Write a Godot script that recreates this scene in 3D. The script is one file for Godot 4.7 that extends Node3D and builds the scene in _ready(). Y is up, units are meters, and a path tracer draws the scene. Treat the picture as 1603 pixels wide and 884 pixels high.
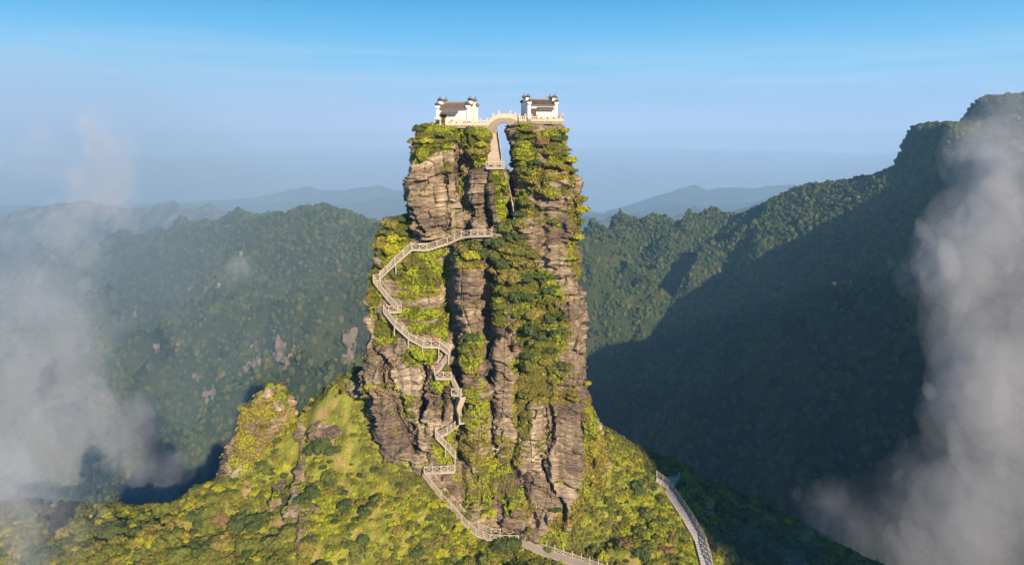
extends Node3D
# Twin rock pillar with two small temples, zigzag walkways, forested valley, drifting cloud.
# Distances in metres, y up, the camera hangs at the origin and looks along -z.

const F := 1044.0            # focal length and centre of the survey picture, used by at()
const CX := 801.5
const HY := 205.0
const GW := 802              # survey grids over the pillar's face, two units a cell
const GH := 442
const SUN_TURN := 25.0
const SUN_RISE := 24.0

var rng := RandomNumberGenerator.new()
var n_low := FastNoiseLite.new()
var n_mid := FastNoiseLite.new()
var n_fine := FastNoiseLite.new()
var n_cell := FastNoiseLite.new()
var n_ridge := FastNoiseLite.new()
var crack := PackedFloat32Array()
var green := PackedFloat32Array()
var dry := PackedFloat32Array()
var near_d := PackedFloat32Array()   # nearest depth of rock and hillside, 4 units a cell
const NW := 440
const NH := 260
var M := {}
var spots := {"grass": [], "moss": [], "dry": [], "scrub": [], "shrub": []}   # [Transform3D, Color]


func at(px: float, py: float, d: float) -> Vector3:
	return Vector3((px - CX) / F * d, (HY - py) / F * d, -d)


func seen_at(p: Vector3) -> Vector2:
	return Vector2(CX + p.x / -p.z * F, HY - p.y / -p.z * F)


# ---------------------------------------------------------------- helpers
func numbered(called: String) -> String:
	if not has_node(NodePath(called)):
		return called
	var k := 1
	while has_node(NodePath("%s_%03d" % [called, k])):
		k += 1
	return "%s_%03d" % [called, k]


var part_count := {}
func add_part(o: Node3D, called: String, parent: Node) -> void:
	var key := str(parent.get_instance_id()) + called
	var k: int = part_count.get(key, 0)
	part_count[key] = k + 1
	o.name = called if k == 0 else "%s_%03d" % [called, k]
	parent.add_child(o, true)


func tag(o: Node, label: String, category := "", group := "", kind := "") -> void:
	o.set_meta("label", label)
	if category:
		o.set_meta("category", category)
	if group:
		o.set_meta("group", group)
	if kind:
		o.set_meta("kind", kind)


func thing(called: String, label: String, category: String, where := Vector3.ZERO, turn := 0.0, group := "") -> Node3D:
	var o := Node3D.new()
	o.name = numbered(called)
	add_child(o)
	o.position = where
	o.rotation.y = turn
	tag(o, label, category, group)
	return o


func part(called: String, mesh: Mesh, m: Material, parent: Node) -> MeshInstance3D:
	var o := MeshInstance3D.new()
	o.mesh = mesh
	if m:
		o.material_override = m
	if parent == self:
		o.name = numbered(called)
		add_child(o)
	else:
		add_part(o, called, parent)
	return o


class Geo:
	var v := PackedVector3Array()
	var n := PackedVector3Array()
	var c := PackedColorArray()
	var tint := Color.WHITE

	func tri(a: Vector3, b: Vector3, d: Vector3) -> void:   # clockwise from outside
		var nn := (d - a).cross(b - a).normalized()
		v.append_array([a, b, d])
		n.append_array([nn, nn, nn])
		c.append_array([tint, tint, tint])

	func quad(a: Vector3, b: Vector3, d: Vector3, e: Vector3) -> void:
		tri(a, b, d)
		tri(a, d, e)

	func box(at_: Vector3, s: Vector3, b := Basis()) -> void:
		var h := s / 2
		var p: Array[Vector3] = []
		for k in 8:
			p.append(at_ + b * Vector3(h.x if k & 1 else -h.x, h.y if k & 2 else -h.y, h.z if k & 4 else -h.z))
		quad(p[4], p[6], p[7], p[5])
		quad(p[1], p[3], p[2], p[0])
		quad(p[5], p[7], p[3], p[1])
		quad(p[0], p[2], p[6], p[4])
		quad(p[6], p[2], p[3], p[7])
		quad(p[0], p[4], p[5], p[1])

	func bar(a: Vector3, b: Vector3, w: float, h: float) -> void:
		var z := (b - a).normalized()
		var x := Vector3.UP.cross(z)
		if x.length() < 0.01:
			x = Vector3.RIGHT
		x = x.normalized()
		box((a + b) / 2, Vector3(w, h, (b - a).length()), Basis(x, z.cross(x), z))

	func slab(pts: PackedVector2Array, z0: float, z1: float, t := Transform3D()) -> void:
		# polygon in x, y pulled from z0 to z1
		var ix := Geometry2D.triangulate_polygon(pts)
		for k in range(0, ix.size(), 3):
			var a := pts[ix[k]]
			var b := pts[ix[k + 1]]
			var d := pts[ix[k + 2]]
			if (b - a).cross(d - a) > 0:
				var s := b
				b = d
				d = s
			tri(t * Vector3(a.x, a.y, z1), t * Vector3(b.x, b.y, z1), t * Vector3(d.x, d.y, z1))
			tri(t * Vector3(a.x, a.y, z0), t * Vector3(d.x, d.y, z0), t * Vector3(b.x, b.y, z0))
		var cw := Geometry2D.is_polygon_clockwise(pts)
		for k in pts.size():
			var a := pts[k]
			var b := pts[(k + 1) % pts.size()]
			if cw:
				var s := a
				a = b
				b = s
			quad(t * Vector3(a.x, a.y, z1), t * Vector3(a.x, a.y, z0), t * Vector3(b.x, b.y, z0), t * Vector3(b.x, b.y, z1))

	func mesh() -> ArrayMesh:
		var s := []
		s.resize(Mesh.ARRAY_MAX)
		s[Mesh.ARRAY_VERTEX] = v
		s[Mesh.ARRAY_NORMAL] = n
		s[Mesh.ARRAY_COLOR] = c
		var m := ArrayMesh.new()
		m.add_surface_from_arrays(Mesh.PRIMITIVE_TRIANGLES, s)
		return m


func box_mesh(s: Vector3) -> ArrayMesh:
	var g := Geo.new()
	g.box(Vector3.ZERO, s)
	return g.mesh()


func grid_mesh(v: PackedVector3Array, c: PackedColorArray, w: int, h: int, wrap := false) -> ArrayMesh:
	# rows of w points, h rows; smooth normals
	var ix := PackedInt32Array()
	var n := PackedVector3Array()
	n.resize(v.size())
	var cols := w if wrap else w - 1
	ix.resize(cols * (h - 1) * 6)
	var k := 0
	for j in h - 1:
		for i in cols:
			var a := j * w + i
			var b := j * w + (i + 1) % w
			var d := a + w
			var e := b + w
			ix[k] = a; ix[k + 1] = b; ix[k + 2] = e
			ix[k + 3] = a; ix[k + 4] = e; ix[k + 5] = d
			k += 6
			var nn := (v[e] - v[a]).cross(v[b] - v[d])
			n[a] += nn; n[b] += nn; n[d] += nn; n[e] += nn
	for i in n.size():
		n[i] = n[i].normalized()
	var s := []
	s.resize(Mesh.ARRAY_MAX)
	s[Mesh.ARRAY_VERTEX] = v
	s[Mesh.ARRAY_NORMAL] = n
	s[Mesh.ARRAY_COLOR] = c
	s[Mesh.ARRAY_INDEX] = ix
	var m := ArrayMesh.new()
	m.add_surface_from_arrays(Mesh.PRIMITIVE_TRIANGLES, s)
	return m


func hash1(i: float) -> float:
	var s := sin(i * 127.1 + 11.7) * 43758.5453
	return s - floorf(s)


func noise(kind: int, freq: float, octaves: int, sd: int) -> FastNoiseLite:
	var f := FastNoiseLite.new()
	f.noise_type = kind
	f.frequency = freq
	f.seed = sd
	f.fractal_type = FastNoiseLite.FRACTAL_FBM if octaves > 1 else FastNoiseLite.FRACTAL_NONE
	f.fractal_octaves = octaves
	return f


func noise_texture(freq: float, lo: float, hi: float, sd: int, stretch := false) -> NoiseTexture2D:
	var t := NoiseTexture2D.new()
	t.width = 512
	t.height = 512
	t.seamless = true
	t.noise = noise(FastNoiseLite.TYPE_SIMPLEX_SMOOTH, freq, 5, sd)
	var g := Gradient.new()
	g.set_color(0, Color(lo, lo, lo))
	g.set_color(1, Color(hi, hi, hi))
	t.color_ramp = g
	return t


func solid(c: Color, rough := 0.9, grain := 0.0, scale := 0.5) -> StandardMaterial3D:
	var m := StandardMaterial3D.new()
	m.albedo_color = c.linear_to_srgb()
	m.roughness = rough
	m.metallic_specular = 0.3
	m.vertex_color_use_as_albedo = true
	if grain > 0:
		m.albedo_texture = noise_texture(0.02, 1.0 - grain, 1.0, 5 + int(grain * 100))
		m.uv1_triplanar = true
		m.uv1_world_triplanar = true
		m.uv1_scale = Vector3.ONE * scale
	return m


func leafy(c: Color) -> StandardMaterial3D:
	var m := solid(c, 0.85)
	m.metallic_specular = 0.2
	m.backlight_enabled = true
	m.backlight = Color(0.35, 0.35, 0.2)
	m.cull_mode = BaseMaterial3D.CULL_DISABLED
	return m


# thin-plate surface through points: height over x, z
class Plate:
	var p: PackedVector3Array
	var w := PackedFloat64Array()
	var unit := 1.0

	func _init(points: PackedVector3Array, smooth: float, u: float) -> void:
		p = points
		unit = u
		var n := p.size()
		var m := n + 3
		var a := []
		for i in m:
			var row := PackedFloat64Array()
			row.resize(m + 1)
			a.append(row)
		for i in n:
			for j in n:
				var dx := (p[i].x - p[j].x) / unit
				var dz := (p[i].z - p[j].z) / unit
				var r2 := dx * dx + dz * dz
				a[i][j] = 0.5 * r2 * log(r2) if r2 > 1e-12 else smooth
			a[i][n] = 1.0
			a[i][n + 1] = p[i].x / unit
			a[i][n + 2] = p[i].z / unit
			a[n][i] = 1.0
			a[n + 1][i] = p[i].x / unit
			a[n + 2][i] = p[i].z / unit
			a[i][m] = p[i].y
		for k in m:
			var best := k
			for i in range(k + 1, m):
				if absf(a[i][k]) > absf(a[best][k]):
					best = i
			var t = a[k]
			a[k] = a[best]
			a[best] = t
			var pivot: PackedFloat64Array = a[k]
			for i in range(k + 1, m):
				var row: PackedFloat64Array = a[i]
				var f := row[k] / pivot[k]
				if f != 0.0:
					for j in range(k, m + 1):
						row[j] -= f * pivot[j]
					a[i] = row
		w.resize(m)
		for k in range(m - 1, -1, -1):
			var s: float = a[k][m]
			for j in range(k + 1, m):
				s -= a[k][j] * w[j]
			w[k] = s / a[k][k]

	func h(x: float, z: float) -> float:
		var n := p.size()
		var s := w[n] + w[n + 1] * x / unit + w[n + 2] * z / unit
		for i in n:
			var dx := (x - p[i].x) / unit
			var dz := (z - p[i].z) / unit
			var r2 := dx * dx + dz * dz
			if r2 > 1e-12:
				s += w[i] * 0.5 * r2 * log(r2)
		return s


# ---------------------------------------------------------------- survey grids of the pillar's face
func face_of(x: float, y: float) -> Vector2:
	# where a point of the pillar's face lies on the survey sheet (straight along z, allowing for the batter of the face)
	var q := HY - y * F / 132.0
	var d := lerpf(136.0, 127.5, clampf((q - 195.0) / 620.0, 0, 1))
	return Vector2(CX + x * F / d, HY - y * F / d)


func stamp(grid: PackedFloat32Array, px: float, py: float, rx: float, ry: float, strength := 1.0) -> void:
	for j in range(maxi(0, int((py - ry) / 2)), mini(GH, int((py + ry) / 2) + 1)):
		for i in range(maxi(0, int((px - rx) / 2)), mini(GW, int((px + rx) / 2) + 1)):
			var u := (i * 2 - px) / rx
			var t := (j * 2 - py) / ry
			var s := 1.0 - (u * u + t * t)
			if s > 0:
				grid[j * GW + i] = maxf(grid[j * GW + i], minf(1.0, s * 2.2) * strength)


func stroke(grid: PackedFloat32Array, pts: Array, r: float, strength := 1.0) -> void:
	for k in pts.size() - 1:
		var a: Vector2 = pts[k]
		var b: Vector2 = pts[k + 1]
		var steps := int(a.distance_to(b) / 1.5) + 1
		for s in steps:
			var q := a.lerp(b, float(s) / steps)
			q.x += 5.0 * n_mid.get_noise_2d(q.x * 3.0 + 100.0 * k, q.y * 3.0)
			stamp(grid, q.x, q.y, r * (0.75 + 0.5 * absf(n_mid.get_noise_2d(q.y * 5, q.x))) + 0.7, r + 1.5, strength)


func splat(p: Vector3) -> void:
	var s := seen_at(p)
	var i := int(s.x / 4) + 10
	var j := int(s.y / 4) + 10
	if i < 0 or j < 0 or i >= NW or j >= NH:
		return
	var k := j * NW + i
	if near_d[k] == 0 or -p.z < near_d[k]:
		near_d[k] = -p.z


func front(px: float, py: float, reach := 1) -> float:
	var best := 0.0
	for e in range(reach, reach + 4):
		for j in range(int(py / 4) + 10 - e, int(py / 4) + 11 + e):
			for i in range(int(px / 4) + 10 - e, int(px / 4) + 11 + e):
				if i >= 0 and j >= 0 and i < NW and j < NH:
					var d := near_d[j * NW + i]
					if d > 0 and (best == 0 or d < best):
						best = d
		if best > 0:
			return best
	return 132.0


func rock_in(p: Vector3, nrm: Vector3, fs: Vector2) -> Vector2:
	# (how far the rock stands out here, number of its bed)
	var yw := p.y + 0.05 * p.x + 2.2 * n_low.get_noise_3d(p.x, p.y * 0.5, p.z)
	var q := yw + 0.9 * n_mid.get_noise_2d(3.7, yw * 1.3) + 0.18 * n_mid.get_noise_3d(p.x * 2.0, yw, p.z * 2.0)
	var l := q / 0.56
	var i := floorf(l)
	var f := l - i
	var along := n_mid.get_noise_3d(p.x * 0.9, i * 7.3, p.z * 0.9)
	var a := hash1(i) - 0.5 + along * 0.9
	var below := hash1(i - 1.0) - 0.5 + n_mid.get_noise_3d(p.x * 0.9, (i - 1.0) * 7.3, p.z * 0.9) * 0.9
	var d := 0.5 * lerpf(below, a, smoothstep(0.0, 0.14, f))
	d -= 0.34 * (0.4 + 0.6 * hash1(i * 2.9)) * (1.0 - smoothstep(0.06, 0.2, f)) * smoothstep(-0.25, 0.1, n_mid.get_noise_3d(p.x * 0.6 + 30.0, i * 3.1, p.z * 0.6))
	var big := floorf(q / 3.1)
	d += 0.55 * (hash1(big * 3.3 + 0.5) - 0.5)
	d += 0.8 * n_cell.get_noise_3d(p.x * 0.42, yw * 0.7, p.z * 0.42)
	d += 1.6 * n_low.get_noise_3d(p.x * 2.3, p.y * 0.9, p.z * 2.3)
	var j := absf(n_mid.get_noise_3d(p.x * 1.1 + 50.0, p.y * 0.12, p.z * 1.1))
	if j < 0.03:
		d -= (1.0 - j / 0.03) * 0.6
	if nrm.z > 0.15:
		var k := clampi(int(fs.y / 2), 0, GH - 1) * GW + clampi(int(fs.x / 2), 0, GW - 1)
		d -= crack[k] * 3.2
	return Vector2(d, i)


const ROCK := [Color(0.57, 0.435, 0.29), Color(0.45, 0.335, 0.215), Color(0.74, 0.6, 0.42), Color(0.265, 0.19, 0.145)]

func lawn(kind: String) -> Color:
	var t := rng.randf()
	if kind == "dry":
		return Color(0.5, 0.33, 0.07).lerp(Color(0.34, 0.27, 0.06), t)
	if kind == "moss":
		return Color(0.31, 0.335, 0.014).lerp(Color(0.17, 0.22, 0.02), t)
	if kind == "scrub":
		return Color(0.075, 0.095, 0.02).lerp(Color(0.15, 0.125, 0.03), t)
	return Color(0.265, 0.28, 0.025).lerp(Color(0.15, 0.185, 0.024), t)


func sow(kind: String, p: Vector3, nrm: Vector3, size: float) -> void:
	var y := (nrm + Vector3.UP * 0.8).normalized()
	var x := y.cross(Vector3(rng.randf_range(-1, 1), rng.randf_range(-0.2, 0.2), rng.randf_range(-1, 1))).normalized()
	var b := Basis(x, y, x.cross(y)).scaled_local(Vector3(size, size * rng.randf_range(0.7, 1.3), size))
	spots[kind].append([Transform3D(b, p - nrm * 0.05), lawn(kind)])


func column(called: String, keys: Array, parent: Node, lushness := 0.0, power := 6.0, rough := 1.0, dark := 0.0, scrubby := 0.0) -> MeshInstance3D:
	# a rock body: keys from the top down, [sheet y, left, right, depth of the front, depth of the back]
	var kk := []
	for k in keys:
		var d: float = k[3]
		var back: float = k[4] if k.size() > 4 else 153.0
		kk.append([(HY - k[0]) / F * d, (k[1] - CX) / F * d, (k[2] - CX) / F * d, -d, -back])
	var top: float = kk[0][0]
	var bottom: float = kk[-1][0]
	var wide := 0.0
	for k in kk:
		wide = maxf(wide, k[2] - k[1])
	var nf := maxi(12, int(wide / 0.2))
	var ns := 26
	var nb := 8
	var u := PackedVector2Array()
	for i in nf:
		u.append(Vector2(1.0 - 2.0 * i / nf, 1))
	for i in ns:
		u.append(Vector2(-1, 1.0 - 2.0 * pow(float(i) / ns, 1.4)))
	for i in nb:
		u.append(Vector2(-1.0 + 2.0 * i / nb, -1))
	for i in ns:
		u.append(Vector2(1, -1.0 + 2.0 * (1.0 - pow(1.0 - float(i) / ns, 1.4))))
	var w := u.size()
	var nu := PackedVector2Array()
	for i in w:
		var s := pow(pow(absf(u[i].x), power) + pow(absf(u[i].y), power), 1.0 / power)
		u[i] /= s
		nu.append(Vector2(signf(u[i].x) * pow(absf(u[i].x), power - 1), signf(u[i].y) * pow(absf(u[i].y), power - 1)))
	var rows := int((top - bottom) / 0.15) + 1
	const CAP := 7
	var v := PackedVector3Array()
	var c := PackedColorArray()
	v.resize(w * (rows + CAP))
	c.resize(w * (rows + CAP))
	var k := 0
	var at_key := 0
	for r in rows + CAP:
		# from the middle of the cap outwards and then down
		var y := top if r < CAP else top - (top - bottom) * (r - CAP) / (rows - 1)
		while at_key < kk.size() - 2 and y < kk[at_key + 1][0]:
			at_key += 1
		var ka: Array = kk[at_key]
		var kb: Array = kk[at_key + 1]
		var t := clampf((ka[0] - y) / maxf(ka[0] - kb[0], 0.001), 0, 1)
		t = lerpf(t, t * t * (3 - 2 * t), 0.5)
		var x0 := lerpf(ka[1], kb[1], t)
		var x1 := lerpf(ka[2], kb[2], t)
		var z0 := lerpf(ka[3], kb[3], t)
		var z1 := lerpf(ka[4], kb[4], t)
		var hw := (x1 - x0) / 2
		var hd := (z0 - z1) / 2
		var mx := (x0 + x1) / 2
		var mz := (z0 + z1) / 2
		for i in w:
			var nrm := Vector3(nu[i].x / hw, 0, nu[i].y / hd).normalized()
			var p := Vector3(mx + u[i].x * hw, y, mz + u[i].y * hd)
			var fs := face_of(p.x, p.y)
			var out := rock_in(p, nrm, fs)
			var off := out.x * rough
			if r < CAP:
				var s := float(r) / CAP
				p = Vector3(mx, 0, mz) + (p - Vector3(mx, 0, mz)) * Vector3(s, 1, s)
				p.y += 0.5 * (1.0 - s * s) + 0.5 * n_mid.get_noise_3d(p.x * 2, 0, p.z * 2) * (1 - s)
				off *= s
			p += nrm * off
			p.y += 0.12 * n_mid.get_noise_3d(p.x * 3, p.y * 3, p.z * 3)
			v[k + i] = p
			# colour: beds, stains
			var shade := 0.82 + 0.36 * hash1(out.y * 1.7)
			var st := n_mid.get_noise_3d(p.x * 0.45 + 9, p.y * 0.6, p.z * 0.45) + 0.4 * n_low.get_noise_3d(p.x, p.y, p.z)
			var col: Color = ROCK[0].lerp(ROCK[1], clampf(0.5 + n_fine.get_noise_3d(p.x * 2, p.y * 6, p.z * 2), 0, 1))
			col = col.lerp(ROCK[2], smoothstep(0.12, 0.4, st) * 0.8)
			col = col.lerp(ROCK[3], clampf(smoothstep(0.05, 0.4, -st) + dark, 0, 0.9))
			c[k + i] = col * shade
		k += w
	# plants on the rock
	for r in rows + CAP:
		for i in w:
			var id := r * w + i
			var p := v[id]
			var right := v[r * w + (i + 1) % w]
			var down := v[mini(r + 1, rows + CAP - 1) * w + i]
			var nrm := (right - p).cross(down - p).normalized() * -1.0
			if nrm.dot(Vector3(nu[i].x, 0.3, nu[i].y)) < 0:
				nrm = -nrm
			if r < CAP:
				nrm = Vector3.UP
			var fs := face_of(p.x, p.y)
			var cell := clampi(int(fs.y / 2), 0, GH - 1) * GW + clampi(int(fs.x / 2), 0, GW - 1)
			var back := nu[i].y < -0.2
			var g := green[cell] if not back else 0.45
			var dr := dry[cell] if not back else 0.3
			var wild := n_fine.get_noise_3d(p.x * 3.0, p.y * 3.0, p.z * 3.0)
			var broad := n_mid.get_noise_3d(p.x * 1.1, p.y * 1.5, p.z * 1.1)
			var up := maxf(nrm.y, 0.0)
			var lush := maxf(g, dr) * 1.25 + lushness + 0.4 * up + 0.6 * wild + 0.5 * broad - 0.62
			if r >= CAP:
				splat(p)
			else:
				lush = 1.0
			if lush > 0.0:
				c[id] = c[id].lerp(Color(0.17, 0.175, 0.025) if g >= dr else Color(0.3, 0.22, 0.06), minf(1.0, lush * 3.0))
				var area := minf((right - p).cross(down - p).length(), 0.12)
				if rng.randf() < area * 13.0 and not back:
					var is_dry := rng.randf() < dr * 0.75 + (0.34 if lush < 0.16 else 0.04)
					var kind := "dry" if is_dry else ("moss" if broad > -0.06 else ("grass" if wild > -0.15 else "scrub"))
					if rng.randf() < scrubby:
						kind = "scrub"
					sow(kind, p, nrm, rng.randf_range(0.22, 0.5) * (0.8 + 0.4 * minf(lush, 1.0)))
	var o := part(called, grid_mesh(v, c, w, rows + CAP, true), M.rock, parent)
	return o


# ---------------------------------------------------------------- plants
func blob(radius: float, sd: int, rings := 7, around := 11, amount := 0.35, flat := 1.0) -> Geo:
	var g := Geo.new()
	var pts := []
	for j in rings + 1:
		var row := []
		for i in around:
			var th := PI * j / rings
			var ph := TAU * i / around
			var d := Vector3(sin(th) * cos(ph), cos(th), sin(th) * sin(ph))
			var r := radius * (1.0 + amount * 2.0 * n_fine.get_noise_3d(d.x * 9 + sd * 13, d.y * 9, d.z * 9))
			row.append(d * r * Vector3(1, flat, 1))
		pts.append(row)
	for j in rings:
		for i in around:
			var a: Vector3 = pts[j][i]
			var b: Vector3 = pts[j][(i + 1) % around]
			var d: Vector3 = pts[j + 1][(i + 1) % around]
			var e: Vector3 = pts[j + 1][i]
			if j > 0:
				g.tri(a, b, d)
			if j < rings - 1:
				g.tri(a, d, e)
	return g


func leaf(g: Geo, p: Vector3, out: Vector3, size: float) -> void:
	var x := out.cross(Vector3(rng.randf_range(-1, 1), rng.randf_range(-1, 1), rng.randf_range(-1, 1))).normalized()
	var y := x.cross(out).normalized()
	var bend := out * size * rng.randf_range(0.1, 0.4)
	x *= size * rng.randf_range(0.6, 1.0)
	y *= size * rng.randf_range(0.8, 1.3)
	var s := rng.randf_range(0.7, 1.3)
	g.tint = Color(s, s, s * rng.randf_range(0.8, 1.1))
	g.tri(p - y, p - x + bend, p + x + bend)
	g.tri(p + y, p + x + bend, p - x + bend)


func bush_mesh(sd: int, lumps: int, leaves: int, size: float, flat := 0.75) -> ArrayMesh:
	rng.seed = 900 + sd
	var g := Geo.new()
	var centres: Array[Vector3] = []
	var radii: Array[float] = []
	for k in lumps:
		var a := TAU * k * 0.618 + rng.randf_range(-0.4, 0.4)
		var r := 0.72 * sqrt((k + 0.5) / lumps)
		var c := Vector3(cos(a) * r * rng.randf_range(0.75, 1.25), rng.randf_range(-0.1, 0.45) * flat * (1.2 - r), sin(a) * r)
		var q := rng.randf_range(0.26, 0.5)
		centres.append(c)
		radii.append(q)
		var b := blob(q * 0.9, sd * 20 + k, 5, 8, 0.4, flat)
		var s := rng.randf_range(0.75, 1.2)
		for e in b.v.size():
			g.v.append(b.v[e] + c)
			g.n.append(b.n[e])
			g.c.append(Color(s, s, s))
	for k in leaves:
		var c := centres[k % lumps]
		var d := Vector3(rng.randfn(), absf(rng.randfn()) * 0.9 - 0.25, rng.randfn()).normalized()
		var out := (d + Vector3(rng.randf_range(-0.6, 0.6), rng.randf_range(-0.2, 0.8), rng.randf_range(-0.6, 0.6))).normalized()
		leaf(g, c + d * radii[k % lumps] * rng.randf_range(0.85, 1.2), out, size * rng.randf_range(0.6, 1.4))
	return g.mesh()


func crown_mesh(sd: int) -> ArrayMesh:
	rng.seed = 400 + sd
	var g := blob(0.8, sd, 6, 9, 0.42, 0.85)
	for k in 26:
		var d := Vector3(rng.randfn(), absf(rng.randfn()) * 0.8, rng.randfn()).normalized()
		leaf(g, d * rng.randf_range(0.72, 1.0) * Vector3(1, 0.85, 1), (d + Vector3.UP * 0.5).normalized(), 0.22)
	return g.mesh()


func tuft_mesh(kind: String) -> ArrayMesh:
	rng.seed = 77 + kind.length() * 5
	var g := Geo.new()
	if kind == "grass" or kind == "dry":
		for k in 15:
			var a := TAU * k / 15.0 + rng.randf_range(-0.3, 0.3)
			var r := rng.randf_range(0.0, 0.45)
			var p := Vector3(cos(a) * r, -0.1, sin(a) * r)
			var tip := p + Vector3(cos(a) * rng.randf_range(0.1, 0.7), rng.randf_range(0.45, 0.95), sin(a) * rng.randf_range(0.1, 0.7))
			if kind == "dry":
				tip.y *= 0.75
			var side := Vector3(-sin(a), 0.1, cos(a)) * 0.12
			var s := rng.randf_range(0.75, 1.25)
			g.tint = Color(s, s, s)
			g.tri(p - side, tip, p + side)
	else:
		for k in 22:
			var d := Vector3(rng.randfn(), absf(rng.randfn()), rng.randfn()).normalized()
			leaf(g, d * rng.randf_range(0.3, 0.62) * Vector3(1, 0.8, 1), (d + Vector3.UP * 0.6).normalized(), 0.2 if kind == "moss" else 0.26)
	return g.mesh()


const ORDER := ["first", "second", "third", "fourth", "fifth", "sixth", "seventh", "eighth", "ninth", "tenth", "eleventh", "twelfth", "thirteenth", "fourteenth", "fifteenth", "sixteenth", "seventeenth", "eighteenth", "nineteenth"]
const TENS := ["", "", "twent", "thirt", "fort", "fift", "sixt", "sevent", "eight", "ninet"]

func ordinal(k: int) -> String:
	if k < 19:
		return ORDER[k]
	var n := k + 1
	if n % 10 == 0:
		return TENS[n / 10] + "ieth"
	return TENS[n / 10] + "y-" + ORDER[n % 10 - 1]


var bushes := []
func bush_proto(k: int, tone: String) -> Node3D:
	var o := Node3D.new()
	part("crown", bushes[k], M[tone], o)
	var g := Geo.new()
	for s in 3:
		var a := TAU * s / 3.0 + k
		g.bar(Vector3(cos(a) * 0.08, -0.75, sin(a) * 0.08), Vector3(cos(a) * 0.3, 0.1, sin(a) * 0.3), 0.07, 0.07)
	part("stem", g.mesh(), M.bark, o)
	return o


const TONE_WORD := {"leaf_dark": "dark green", "leaf_mid": "mid green", "leaf_olive": "olive green", "leaf_lime": "yellow-green", "leaf_rust": "reddish brown"}
var protos := {}

func plant_bushes(list: Array, where: String, group: String, called := "bush") -> void:
	# list of [sheet x, sheet y, radius in metres, tone, sink]; sorted so that the words "from the left" hold
	list.sort_custom(func(a, b): return a[0] < b[0])
	var count := {}
	for b in list:
		count[b[3]] = count.get(b[3], 0) + 1
	var nth := {}
	for b in list:
		var tone: String = b[3]
		var k: int = rng.randi() % bushes.size()
		var key := tone + str(k)
		if not protos.has(key):
			protos[key] = bush_proto(k, tone)
		var o: Node3D = protos[key].duplicate()
		o.name = numbered(called)
		add_child(o)
		var r: float = b[2]
		var d := front(b[0], b[1], 1)
		o.position = at(b[0], b[1], d + r * (b[4] if b.size() > 4 else 0.25))
		o.rotation = Vector3(0, rng.randf() * TAU, 0)
		o.scale = Vector3(r * rng.randf_range(0.85, 1.3), r * rng.randf_range(0.75, 1.1), r * rng.randf_range(0.9, 1.2))
		var n: int = nth.get(tone, 0)
		nth[tone] = n + 1
		var which: String = "" if count[tone] == 1 else ", %s of that colour from the left" % ordinal(n)
		tag(o, "%s %s %s%s" % [TONE_WORD[tone], called, where, which], "bush", group)


# ---------------------------------------------------------------- walkways
func railing(root: Node3D, a: Vector3, b: Vector3, crossed: bool, high := 1.15) -> void:
	var flat := Vector2(b.x - a.x, b.z - a.z).length()
	var n := maxi(1, int(round(flat / 1.7)))
	for k in n + 1:
		var p := a.lerp(b, float(k) / n)
		var o := part("post", M.post_mesh, M.rail, root)
		o.position = p
	for k in n:
		var p := a.lerp(b, float(k) / n)
		var q := a.lerp(b, (k + 1.0) / n)
		var levels := [1.0, 0.12] if crossed else [1.0, 0.68, 0.36]
		for h in levels:
			var g := Geo.new()
			g.bar(Vector3.UP * h * high, q - p + Vector3.UP * h * high, 0.1, 0.12 if h == 1.0 else 0.08)
			var o := part("rail", g.mesh(), M.rail, root)
			o.position = p
		if crossed:
			for s in 2:
				var g := Geo.new()
				g.bar(Vector3.UP * (0.2 if s else 0.95) * high + Vector3(0, 0, 0.03 * s), q - p + Vector3.UP * (0.95 if s else 0.2) * high + Vector3(0, 0, 0.03 * s), 0.07, 0.09)
				var o := part("brace", g.mesh(), M.rail, root)
				o.position = p


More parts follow.
